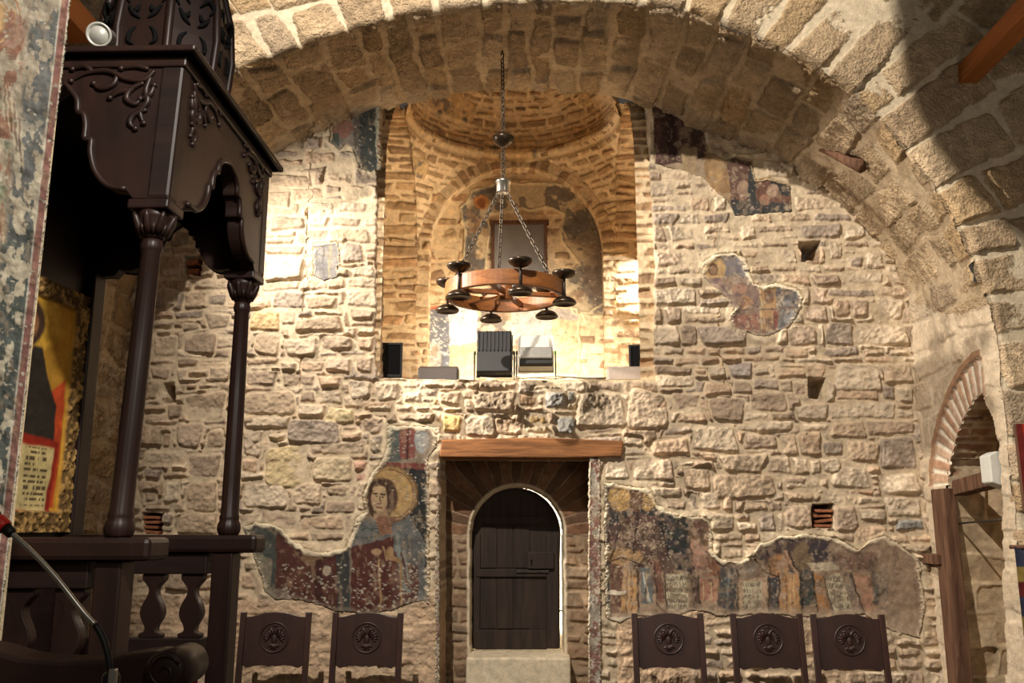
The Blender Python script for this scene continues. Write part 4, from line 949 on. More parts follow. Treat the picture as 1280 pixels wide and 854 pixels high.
# side panels: armrest, posts, rails, splats
def splat(h):
    w = [(.0, .04), (.06, .04), (.1, .022), (.18, .022), (.3, .036), (.4, .041), (.52, .034), (.66, .018), (.76, .015), (.84, .026), (.92, .04), (1, .04)]
    q = spline(w, 4); w = [(float(a), float(c)) for a, c in q]
    return [(x, z * h) for z, x in w] + [(-x, z * h) for z, x in reversed(w)]
for yc, tw in ((Y0, .13), (Y1, .11)):
    arm = tp('armrest', 'dark', lambda b: b.box((X0, yc - tw / 2, ZARM - .062), (X1 + .12, yc + tw / 2, ZARM)), .014)
    tp('post', 'dark', lambda b: b.box((X1 - .04, yc - .04, .62), (X1 + .035, yc + .04, ZARM - .062)), .006)
    tp('post', 'dark', lambda b: b.box((X0, yc - .05, .62), (X0 + .08, yc + .05, ZARM - .062)), .006)
    zr = at(230, 797, Y1).z
    tp('rail', 'darkh', lambda b: b.box((X0 + .08, yc - .03, ZARM - .062 - .075), (X1 - .06, yc + .03, ZARM - .062)), .004)
    tp('rail', 'darkh', lambda b: b.box((X0 + .08, yc - .03, zr - .07), (X1 - .06, yc + .03, zr)), .004)
    if yc == Y0: tp('panel', 'darkh', lambda b: b.box((X0 + .08, yc - .012, .62), (X1 - .06, yc + .012, zr - .07)))
    hh = ZARM - .137 - zr
    for k in range(3):
        xc = X0 + .08 + (X1 - .06 - X0 - .08) * (k + .6) / 3.2 + .03
        tp('baluster', 'dark', lambda b: b.prism(splat(hh), (xc, yc - .018, zr), (1, 0, 0), (0, 0, 1), (0, .036, 0)), .006)
# columns with capitals
for yc in (Y0, Y1):
    hcol = ZCAP - ZARM; r = .03
    prof = [(.034, 0), (.039, .008), (.042, .022), (.04, .04), (.034, .05), (.035, .056), (.035, .066), (.032, .075), (.031, .2), (.03, hcol * .6), (.027, hcol - .04), (.03, hcol - .036), (.033, hcol - .024), (.03, hcol - .012), (.027, hcol)]
    col = tp('column', 'dark', lambda b: b.lathe(prof, (X1, yc, ZARM), 40, None, .05, 12), 0)
    def cap(b):
        zc = ZCAP; hb = ZFB - ZCAP
        b.lathe([(.03, 0), (.034, .01), (.038, hb * .35), (.046, hb * .8), (.053, hb)], (X1, yc, zc), 24)
        for k in range(8):
            a = k * PI / 4; c, s = math.cos(a), math.sin(a)
            b.tube([(X1 + c * .033, yc + s * .033, zc + .01), (X1 + c * .042, yc + s * .042, zc + hb * .4), (X1 + c * .054, yc + s * .054, zc + hb * .75), (X1 + c * .06, yc + s * .06, zc + hb * .92)], [.008, .011, .009, .004], 8)
            a += PI / 8; c, s = math.cos(a), math.sin(a)
            b.tube([(X1 + c * .034, yc + s * .034, zc + .01), (X1 + c * .041, yc + s * .041, zc + hb * .35), (X1 + c * .047, yc + s * .047, zc + hb * .5)], [.006, .007, .003], 6)
    tp('capital', 'dark', cap, 0, col)
    tp('abacus', 'dark', lambda b: b.box((X1 - .058, yc - .058, ZFB), (X1 + .058, yc + .058, ZFB + .03)), .006)
# canopy fascias with cusped arch openings
zb = ZFB + .03; HF = ZFT - zb
def arch_profile(w, apex, e=.1):
    """the opening's outline from one foot to the other over a fascia w wide"""
    half = [(0.0, 0), (e, 0), (e + .03 * w, .025), (e + .11 * w, .10 * apex), (e + .17 * w, .22 * apex), (e + .2 * w, .38 * apex), (e + .205 * w, .50 * apex), (e + .232 * w, .505 * apex), (e + .235 * w, .62 * apex), (e + .25 * w, .72 * apex), (e + .275 * w, .74 * apex), (e + .285 * w, .85 * apex), (e + .32 * w, .94 * apex), (.5 * w - .0, apex)]
    q = spline(half[2:], 4); half = half[:2] + [(float(a), float(c)) for a, c in q]
    return half + [(w - x, z) for x, z in reversed(half[:-1])]
def fascia(nm, o, u, t, w, apex, inset):
    pr = arch_profile(w, apex)
    pts = pr + [(w, HF), (0, HF)]
    f = tp(nm, 'dark', lambda b: b.prism(pts, o, u, (0, 0, 1), t), .003)
    u_, t_ = Vector(u), Vector(t).normalized(); o_ = Vector(o)
    out = -t_
    # moulded lip round the opening
    lip = [o_ + u_ * x + Vector((0, 0, z + .004)) + out * .002 for x, z in pr[2:-2]]
    tp('lip', 'dark', lambda b: b.tube(lip, .009, 8), 0, f)
    def leaf(b, side):
        def q(x, z): return o_ + u_ * x + Vector((0, 0, z)) + out * .004
        for sg in (side,):
            def P_(x, z): return q(x if not sg else w - x, z)
            k = HF
            curves = [[(.04, .93), (.07, .86), (.13, .87), (.19, .93), (.26, .92), (.31, .86)], [(.05, .88), (.06, .78), (.05, .70), (.07, .62), (.055, .54)], [(.07, .84), (.11, .79), (.12, .72), (.09, .68), (.075, .72)],
                      [(.16, .90), (.17, .83), (.21, .80), (.235, .84)], [(.05, .64), (.09, .60), (.10, .54), (.08, .5)], [(.24, .92), (.27, .97), (.31, .95)], [(.06, .94), (.10, .965), (.15, .95)], [(.10, .79), (.15, .77), (.175, .73)], [(.07, .72), (.045, .75), (.035, .82)]]
            for c in curves:
                pts_ = [P_(.045 + x * .86, z * k) for x, z in c]
                sm = []
                for i in range(len(pts_) - 1):
                    for j in range(5): 
                        p0 = pts_[max(i - 1, 0)]; p1 = pts_[i]; p2 = pts_[i + 1]; p3 = pts_[min(i + 2, len(pts_) - 1)]; tt = j / 5
                        sm.append(.5 * (2 * p1 + (p2 - p0) * tt + (2 * p0 - 5 * p1 + 4 * p2 - p3) * tt * tt + (p1 * 3 - p0 - p2 * 3 + p3) * tt ** 3))
                sm.append(pts_[-1]); n = len(sm)
                b.tube(sm, [.003 + .0068 * math.sin(PI * min(1, (i + .5) / n * .85 + .12)) for i in range(n)], 7)
                b.ell(sm[-1], (.0095, .0095, .0095), 8, 5)
    for side in (0, 1): tp('carving', 'dark', lambda b: leaf(b, side), 0, f, 'carved leaf scrolls')
    return f
e = .055
fascia('fascia', (X0 - .02, Y0 - e, zb), (1, 0, 0), (0, .05, 0), X1 + e - X0 + .02, HF * .84, 0)
fascia('fascia', (X1 + e, Y0 - e, zb), (0, 1, 0), (-.05, 0, 0), Y1 - Y0 + 2 * e, HF * .66, 0)
fascia('fascia', (X1 + e, Y1 + e, zb), (-1, 0, 0), (0, -.05, 0), X1 + e - X0 + .02, HF * .5, 0)
for yy in (Y0 - e, Y1 + e):
    tp('corner_post', 'darkh', lambda b: b.cbox((X1 + e - .03, yy + (.03 if yy < 3 else -.03), zb + HF / 2), (.066, .066, HF)), .01)
tp('cornice', 'dark', lambda b: [b.box((X0 - .04, Y0 - e - q, z0), (X1 + e + q, Y1 + e + q, z1)) for q, z0, z1 in ((.01, ZFT - .02, ZFT + .015), (.024, ZFT + .015, ZFT + .035), (.042, ZFT + .035, ZCO - .018), (.034, ZCO - .018, ZCO))], .006)
tp('ceiling_board', 'darkh', lambda b: b.box((X0, Y0 - .04, ZFT - .06), (X1 + .05, Y1 + .04, ZFT - .03)))
# back: tall panel with icon
tp('back_panel', 'darkh', lambda b: b.box((X0 - .05, Y0 - .06, .62), (X0 - .005, Y1 + .06, ZFT)), .004)
zi0 = atx(60, 668, X0 + .01).z; pI = [atx(100, 372, X0 + .02), atx(78, 660, X0 + .02)]
yi1 = (pI[0].y + pI[1].y) / 2; yi0 = 2 * 3.02 - yi1 - .03; zi1 = pI[0].z; zi0 = ZARM + .01; yi1 = min(yi1, Y1 - .03); yi0 = Y0 + .12
for (ya, yb_) in ((Y0 - .04, yi0), (yi1, Y1 + .05)):
    tp('stile', 'dark', lambda b: b.box((X0 - .005, ya, .9), (X0 + .03, yb_, ZFT - .05)), .006)
def icon():
    h = .0045; y = np.arange(yi0, yi1, h); z = np.arange(zi0, zi1, h)
    Y, Z = np.meshgrid(y, z, indexing='ij'); s = (Y - yi0) / (yi1 - yi0); t = (Z - zi0) / (zi1 - zi0)
    s = s * 1.0
    ws = s + .02 * fbm(s * 4, t * 8, 401, 3); wt = t + .01 * fbm(s * 4, t * 8, 403, 3)
    C = np.broadcast_to(lin((190, 140, 52)), Y.shape + (3,)).copy() * (1 + .4 * fbm(s * 6, t * 12, 405, 4))[..., None]
    def fill(m, c, a=1.0):
        nonlocal C
        C = C + (lin(c) * (1 + .35 * fbm(s * 14, t * 26, 407, 3))[..., None] - C) * (np.clip(m, 0, 1) * a)[..., None]
    ell = lambda cx, cy, rx, ry: 1 - sstep(.9, 1.1, np.hypot((ws - cx) / rx, (wt - cy) / ry))
    P = lambda pts: sstep(-.008, .008, poly_sdf(ws, wt, pts))
    fill(P([(.6, .5), (.86, .62), (.86, .1), (.5, .1)]), (190, 76, 40))
    fill(ell(.44, .83, .32, .14), (206, 160, 62)); fill(ell(.44, .81, .16, .1), (70, 50, 40)); fill(ell(.44, .8, .1, .075), (150, 104, 70)); fill(ell(.44, .74, .08, .05), (70, 52, 42))
    fill(P([(.12, .1), (.14, .6), (.3, .72), (.6, .72), (.78, .5), (.8, .1)]), (50, 44, 38)); fill(P([(.36, .72), (.44, .5), (.52, .72)]), (150, 110, 60))
    fill(P([(.16, .06), (.2, .4), (.84, .36), (.82, .05)]), (150, 44, 30))
    fill(P([(.22, .1), (.26, .36), (.5, .34), (.5, .09)]), (206, 186, 130)); fill(P([(.52, .09), (.52, .34), (.8, .33), (.78, .08)]), (206, 186, 130))
    rows = (np.abs((t * 44) % 1 - .5) < .26) & (fbm(s * 60, np.floor(t * 44), 409, 2) > -.12) & (t > .1) & (t < .33) & (((s > .27) & (s < .48)) | ((s > .55) & (s < .76)))
    fill(rows.astype(float), (70, 56, 44), .9)
    bd = np.minimum(np.minimum(s, 1 - s) * (yi1 - yi0), np.minimum(t, 1 - t) * (zi1 - zi0))
    fr_ = sstep(.075, .068, bd); st = fbm(Y * 60, Z * 60, 411, 3)
    fill(fr_, (104, 80, 48)); fill(fr_ * sstep(.05, .2, st), (176, 140, 84))
    H = .012 * fr_ + .012 * fr_ * st
    Pp = np.stack([X0 + .008 + H + .063 * (Y - Y0), Y, Z], -1) - np.array(TO)
    o = grid_mesh('icon', Pp, C, 'fresco', None, None, TH); o['label'] = 'painted icon holding an open book, in gilt border'
icon()
# crown above the canopy: eight-sided, pierced
cc = Vector((at(205, 60, 2.93).x - .03, 2.93, ZCO)); nseg = 8; rc = .2
def crown_part(b, k0, k1, prof):
    for k in range(k0, k1):
        vs = []; fs = []
        for r, z in prof:
            for a in ((k - .5) * PI / 4, (k + .5) * PI / 4): vs.append(cc + Vector((r * math.cos(a), r * math.sin(a), z)))
        n = len(prof)
        for r, z in prof:
            for a in ((k - .5) * PI / 4, (k + .5) * PI / 4): vs.append(cc + Vector(((r - .02) * math.cos(a), (r - .02) * math.sin(a), z)))
        for i in range(n - 1):
            fs.append((2 * i, 2 * i + 1, 2 * i + 3, 2 * i + 2)); fs.append((2 * n + 2 * i, 2 * n + 2 * i + 2, 2 * n + 2 * i + 3, 2 * n + 2 * i + 1))
            fs.append((2 * i, 2 * i + 2, 2 * n + 2 * i + 2, 2 * n + 2 * i)); fs.append((2 * i + 1, 2 * n + 2 * i + 1, 2 * n + 2 * i + 3, 2 * i + 3))
        fs.append((0, 2 * n, 2 * n + 1, 1)); fs.append((2 * n - 2, 2 * n - 1, 4 * n - 1, 4 * n - 2)); b.add(vs, fs)
prof = [(rc * 1.05, 0), (rc * 1.05, .05), (rc, .055), (rc, .1), (rc * 1.04, .22), (rc * .98, .36), (rc * .8, .5), (rc * .5, .62), (rc * .2, .7)]
crown = tp('crown', 'dark', lambda b: crown_part(b, 0, 8, prof), .003)
def rib(b):
    for k in range(8):
        a = (k + .5) * PI / 4
        b.tube([cc + Vector(((r + .002) * math.cos(a), (r + .002) * math.sin(a), z)) for r, z in prof], .014, 6)
tp('crown_ribs', 'dark', rib, 0, crown)
def pierc(b, k8):
    for k in (k8,):
        a = k * PI / 4; n = Vector((math.cos(a), math.sin(a), 0)); t = Vector((-math.sin(a), math.cos(a), 0)); ra = rc * .93
        for sg in (-1, 1):
            for pts in ([(.02, .33), (.05, .36), (.075, .34), (.06, .31)], [(.015, .25), (.04, .27), (.06, .3)], [(.025, .22), (.045, .2), (.05, .17), (.03, .155)], [(.02, .3), (.03, .28), (.05, .285)]):
                q = spline(pts, 5); m_ = len(q)
                b.tube([cc + n * (ra + .004 + (.004 if z < .3 else 0)) + t * (sg * x * .85) + Vector((0, 0, z)) for x, z in q], [.002 + .006 * math.sin(PI * min(1, (i + .5) / m_)) for i in range(m_)], 6)
for k8 in range(8): tp('crown_piercing', 'foam', lambda b: pierc(b, k8), 0, crown)
tp('finial', 'dark', lambda b: b.lathe([(.06, .68), (.03, .72), (.06, .77), (.05, .82), (.0, .9)], cc, 16), 0, crown)

# little spot lamp clipped on the canopy edge
p = at(123, 43, Y0 - .08); tl = thing('spotlight', 'small silver round spotlight on top of the throne canopy edge', 'lamp', (p.x, p.y, p.z - .05))
ax = (Vector((0, 0, 1.85)) - p).normalized(); ax = (ax + Vector((-.25, 0, .12))).normalized()
b = MB(tl.location); b.lathe([(.022, -.1), (.03, -.095), (.03, -.02), (.036, -.018), (.037, .0), (.031, .0), (.029, -.008), (0, -.008)], p, 24, ax); b.build('lamp_head', 'palegrey', tl)
b = MB(tl.location); b.lathe([(.0, 0), (.027, 0), (.027, .002), (0, .003)], p - ax * .007, 24, ax); b.build('lens', 'palegrey', tl)
b = MB(tl.location); b.tube([p - ax * .05, (p.x, p.y + .05, p.z - .03), (p.x, p.y + .06, ZCO + .009)], .008, 8); b.build('bracket', 'silver', tl)

# ------------------------------------------------------------------ curved stall arm and microphone in front
YS = 2.02
S_ = thing('choir_stall', 'dark wooden stall with curved scroll-ended armrest in front of the throne', 'stall', (at(100, 850, YS).x, YS, 0))
SO = S_.location
def sz(px, py, dy=0): return at(px, py, YS + dy)
b = MB(SO); top = [sz(*q) for q in ((-60,796),(0,806),(40,818),(90,822),(140,820),(175,814),(200,811),(226,812))]
bot = [sz(*q) for q in ((222,856),(190,858),(150,862),(100,868),(40,866),(0,858),(-60,846))]
pts = [(q.x, q.z) for q in top + bot]; b.prism(pts, (0, YS - .05, 0), (1, 0, 0), (0, 0, 1), (0, .1, 0)); b.build('armrest', 'dark', S_, .01)
vc = sz(222, 834)
b = MB(SO); b.lathe([(0, -.075), (.034, -.075), (.042, -.07), (.042, .07), (.034, .075), (0, .075)], vc, 32, (0, 1, 0)); 
vol = b.build('volute', 'dark', S_)
b = MB(SO); b.tube([(vc.x + (.036 - .0028 * k * .5) * math.cos(k * .42 + .5), vc.y - .076, vc.z + (.036 - .0028 * k * .5) * math.sin(k * .42 + .5)) for k in range(22)], .0035, 6); b.build('spiral', 'dark', vol)
zs0 = sz(100, 862).z
b = MB(SO); b.box((sz(-80, 850).x, YS - .03, 0), (sz(30, 850).x, YS + .03, zs0 - .0)); b.build('side_panel', 'darkh', S_, .004)
b = MB(SO); b.box((sz(120, 850).x, YS - .035, 0), (sz(160, 850).x, YS + .035, zs0 + .005)); b.build('post', 'darkh', S_, .006)

YM = 1.4
m0 = at(139, 846, YM); Mi = thing('microphone', 'black gooseneck microphone with red ring, in front of the dark stall', 'microphone', (m0.x, m0.y, 0))
MO = Mi.location
gp = [at(*q, YM) for q in ((9,662),(40,690),(70,722),(104,765),(121,784),(131,805),(136,826),(138,846))]
sm = spline([(q.x, q.z) for q in gp], 6); path = [(a, YM, c) for a, c in sm]
half = len(path) * 4 // 7
b = MB(MO); b.tube(path[:half], .0042, 10); b.build('neck', 'silver', Mi)
b = MB(MO); b.tube(path[half - 1:], .0052, 10); nk = b.build('flexible_neck', 'black', Mi)
dr = (Vector(path[0]) - Vector(path[4])).normalized(); hp = Vector(path[0])
b = MB(MO); b.ell(hp + dr * .042, (.014, .014, .026), 16, 10, Vector((0, 0, 1)).rotation_difference(dr).to_matrix()); b.build('foam_head', 'foam', Mi)
b = MB(MO); b.lathe([(.0, 0), (.011, 0), (.012, .004), (.012, .016), (.011, .02), (0, .02)], hp + dr * .004, 20, dr); b.build('light_ring', 'redplastic', Mi)
b = MB(MO); b.lathe([(.006, -.012), (.008, -.01), (.009, .004)], hp, 16, dr); b.build('collar', 'black', Mi)
b = MB(MO); b.lathe([(0, -.07), (.013, -.07), (.013, .0), (.01, .006), (0, .008)], m0, 20); b.build('socket', 'black', Mi)
b = MB(MO); b.cbox((m0.x + .008, m0.y - .012, m0.z - .002), (.012, .008, .03)); b.build('clip', 'silver', Mi, .002)
b = MB(MO); b.lathe([(0, 0), (.13, 0), (.13, .012), (.02, .03), (.012, .05), (.01, m0.z - .07), (0, m0.z - .07)], (m0.x, m0.y, 0), 24); b.build('stand', 'black', Mi)

# ------------------------------------------------------------------ wheel chandelier
YH = 7.45
hk = at(628, 66, YH); wc = at(631, 366, YH); RW = .5
CH = thing('chandelier', 'wooden wheel chandelier with dark metal dishes hanging on chains from the arch', 'chandelier', wc); HO = CH.location
def hp_(nm, mat, fn, bev=0.0, parent=None, label=None):
    b = MB(HO); fn(b); o = b.build(nm, mat, parent or CH, bev)
    if label: o['label'] = label
    return o
wc = Vector(wc); RT = .055
hp_('rim', 'wheel', lambda b: b.lathe([(RW - .045, -.055), (RW, -.055), (RW, .07), (RW - .045, .07), (RW - .045, -.055)], wc, 72, smooth=False), .006)
hp_('hub', 'wheel', lambda b: b.lathe([(0, -.07), (.06, -.07), (.065, -.06), (.065, .06), (.06, .07), (0, .07)], wc, 24), 0)
for k in range(3):
    a = math.radians(14 + 60 * k)
    hp_('spoke', 'wheel', lambda b: b.cbox(wc + Vector((0, 0, .0)), (2 * RW - .06, .05, .035), Matrix.Rotation(a, 4, 'Z')), .004)
for k in range(6):
    a = math.radians(-14 - 60 * k); q = wc + Vector((math.cos(a) * (RW + .01), math.sin(a) * (RW + .01), 0))
    for z, nm in ((.115, 'upper_dish'), (-.105, 'lower_dish')):
        d = hp_('dish', 'bronze', lambda b: b.lathe([(0, -.035), (.03, -.035), (.055, -.028), (.09, -.004), (.1, .012), (.1, .024), (.094, .03), (.088, .024), (.06, .008), (0, .006)], q + Vector((0, 0, z)), 28, None if z > 0 else (0, 0, -1)))
    hp_('dish_rod', 'iron', lambda b: b.tube([q + Vector((0, 0, -.1)), q + Vector((0, 0, .12))], .012, 8))
def chain(b, A_, B_, n, r=.006, w=.016):
    A_, B_ = Vector(A_), Vector(B_); d = (B_ - A_); L = d.length / n; t = d.normalized(); s1 = t.orthogonal().normalized(); s2 = t.cross(s1)
    for i in range(n):
        c = A_ + t * L * (i + .5); s = s1 if i % 2 else s2
        hl = L * .5 + r * .6
        b.tube([c + t * (hl * math.cos(k * PI / 6)) + s * (w * math.sin(k * PI / 6)) for k in range(12)], r, 6, True)
cap = at(629, 233, YH); bowl = at(629, 176, YH)
hp_('cap', 'silver', lambda b: b.lathe([(.0, -.06), (.05, -.06), (.058, -.05), (.058, .03), (.066, .034), (.066, .05), (.03, .062), (0, .064)], cap, 20))
hp_('bowl', 'bronze', lambda b: b.lathe([(0, -.06), (.03, -.055), (.075, -.02), (.095, .015), (.095, .03), (.08, .035), (.03, .05), (.012, .08), (0, .08)], bowl, 28))
hp_('chain', 'chain', lambda b: chain(b, bowl + Vector((0, 0, .08)), Vector(hk) + Vector((0, 0, -.06)), 17))
hp_('chain', 'chain', lambda b: chain(b, Vector(cap) + Vector((0, 0, .06)), Vector(bowl) + Vector((0, 0, -.055)), 8))
for k in range(3):
    a = math.radians((215, 100, -38)[k]); q = wc + Vector((math.cos(a) * (RW - .02), math.sin(a) * (RW - .02), .06))
    hp_('chain', 'chain', lambda b: chain(b, q, Vector(cap) + Vector((math.cos(a) * .04, math.sin(a) * .04, -.055)), 22, .006, .015))
zc = BK[NS // 2][1]
hp_('hook', 'iron', lambda b: (b.tube([Vector(hk) + Vector((.012 * math.sin(t), 0, -.05 + .025 * (1 - math.cos(t)))) for t in np.linspace(0, PI * 1.5, 12)], .006, 6), b.tube([Vector(hk) + Vector((0, 0, -.01)), Vector(hk) + Vector((0, 0, .25))], .008, 6)))

# ------------------------------------------------------------------ floodlights on the sill of the bay
def flood(label, px, py0, py1, w_px, Y, housing, tilt, fins=True, kind='floodlight', turn=0.0, extra=None):
    p = at(px, (py0 + py1) / 2, Y); s = Y / F; wd = w_px * s; hh = (py1 - py0) * s * 1.0
    t = thing(kind, label, 'floodlight', (p.x, Y, ZSILL), 'floodlights on the bay sill'); R = Matrix.Rotation(turn, 4, 'Z') @ Matrix.Rotation(tilt, 4, 'X')
    T = Matrix.Translation((0, 0, p.z - ZSILL)) @ R
    def bb(nm, mat, lo, hi, bev=.006, par=None, M4=T):
        b = MB(); b.box(lo, hi, M4); return b.build(nm, mat, par or t, bev)
    hz = hh / 2
    body = bb('housing', housing, (-wd / 2, -.05, -hz), (wd / 2, .06, hz), .012)
    if fins:
        for k in range(9):
            x = -wd / 2 + wd * (k + .5) / 9; bb('fin', housing, (x - .004, -.075, 0), (x + .004, -.05, hz * .96), .001, body)
    bb('front_frame', housing, (-wd / 2 - .008, .06, -hz - .008), (wd / 2 + .008, .085, hz + .008), .004)
    bb('glass', 'glassdark', (-wd / 2 + .02, .085, -hz + .02), (wd / 2 - .02, .088, hz - .02), 0)
    b = MB(); zz = p.z - ZSILL
    b.tube([(-wd / 2 - .025, 0, zz), (-wd / 2 - .025, 0, .012), (wd / 2 + .025, 0, .012), (wd / 2 + .025, 0, zz)], .009, 8); b.build('bracket', 'iron' if housing != 'palegrey' else 'greyh', t)
    for sg in (-1, 1):
        b = MB(); b.lathe([(0, 0), (.02, 0), (.02, .02), (0, .02)], (sg * (wd / 2 + .012), 0, zz), 14, (sg, 0, 0)); b.build('knob', (extra or 'black') if sg > 0 else 'black', t)
    return t, T, hz, wd, bb
flood('large black finned floodlight in the middle of the bay sill', 618, 413, 470, 44, YW + .55, 'black', math.radians(-14))
t, T, hz, wd, bb = flood('pale grey floodlight with clear box top, right of the black finned one', 670, 418, 464, 43, YW + .6, 'palegrey', math.radians(-20), False, extra='green')
bb('ballast_box', 'greyh', (-wd / 2 + .01, -.13, -hz * .75), (wd / 2 - .01, -.05, -hz * .05), .008); bb('lower_cover', 'black', (-wd / 2 + .004, -.10, -hz * 1.02), (wd / 2 - .004, -.04, -hz * .55), .006); bb('lid', 'palegrey', (-wd / 2 + .02, -.07, hz * .1), (wd / 2 - .03, -.045, hz * .9), .006)
def wallbox(label, x0, x1, y0, y1, Y, turn):
    a = at(x0, y1, Y); c = at(x1, y0, Y); t = thing('floodlight', label, 'floodlight', ((a.x + c.x) / 2, Y, ZSILL), 'floodlights on the bay sill'); wd = c.x - a.x; z0 = max(a.z - ZSILL, .004); z1 = c.z - ZSILL
    R = Matrix.Rotation(turn, 4, 'Z')
    b = MB(); b.box((-wd / 2, -.0, z0), (wd / 2, .1, z1), R); b.build('housing', 'black', t, .01)
    b = MB(); 
    for lo, hi in (((-wd / 2, -.016, z0), (-wd / 2 + .018, 0, z1)), ((wd / 2 - .018, -.016, z0), (wd / 2, 0, z1)), ((-wd / 2, -.016, z1 - .018), (wd / 2, 0, z1)), ((-wd / 2, -.016, z0), (wd / 2, 0, z0 + .018))): b.box(lo, hi, R)
    b.build('frame', 'black', t, .003)
    b = MB(); b.box((-wd / 2 + .018, -.006, z0 + .018), (wd / 2 - .018, -.001, z1 - .018), R); b.build('glass', 'glassdark', t)
    b = MB(); b.tube([R @ Vector((0, .1, (z0 + z1) / 2)), R @ Vector((0, .16, (z0 + z1) / 2)), R @ Vector((0, .16, .004))], .012, 8); b.build('bracket', 'iron', t)
wallbox('black square floodlight at the left end of the bay sill', 470, 503, 429, 471, YW + .35, math.radians(6))
wallbox('black square floodlight at the right end of the bay sill', 787, 820, 431, 471, YW + .42, math.radians(-6))
def lowbox(label, x0, x1, y0, Y, mat, strip):
    a = at(x0, 475, Y); c = at(x1, y0, Y); t = thing('lamp_box', label, 'lamp', ((a.x + c.x) / 2, Y, ZSILL), 'low lamp boxes on the bay sill'); w2 = (c.x - a.x) / 2; h = c.z - ZSILL
    b = MB(); b.prism([(-.02, .004), (.16, .004), (.16, h * .96), (.05, h), (.0, h * .9)], (-w2, 0, 0), (0, 1, 0), (0, 0, 1), (2 * w2, 0, 0)); b.build('housing', mat, t, .008)
    b = MB(); b.prism([(-.028, .0), (.17, .0), (.17, .03), (-.028, .03)], (-w2 * .96, 0, 0), (0, 1, 0), (0, 0, 1), (2 * w2 * .96, 0, 0)); b.build('base_strip', strip, t, .003)
    for sg in (-1, 1):
        b = MB(); b.box((sg * w2 - .005, .0, .004), (sg * w2 + .005, .165, h * .9)); b.build('end_cap', mat, t, .003)
lowbox('low brown-grey lamp box on the left part of the bay sill', 523, 572, 457, YW + .2, 'brownh', 'brownh')
lowbox('low beige lamp box on the right part of the bay sill', 760, 807, 457, YW + .2, 'beige', 'gold')
cb = MB(); cb.tube([at(*q, YW + .16) for q in ((640, 470), (652, 473.5), (668, 472), (690, 474), (712, 471.5), (735, 473), (758, 472.5))], .006, 6)
cb.tube([at(*q, YW + .13) for q in ((600, 472), (640, 474), (700, 470.5), (730, 474), (757, 474))], .005, 6)
tag(cb.build('cable', 'cable'), 'thin grey cable lying along the bay sill beside the floodlights', 'cable')

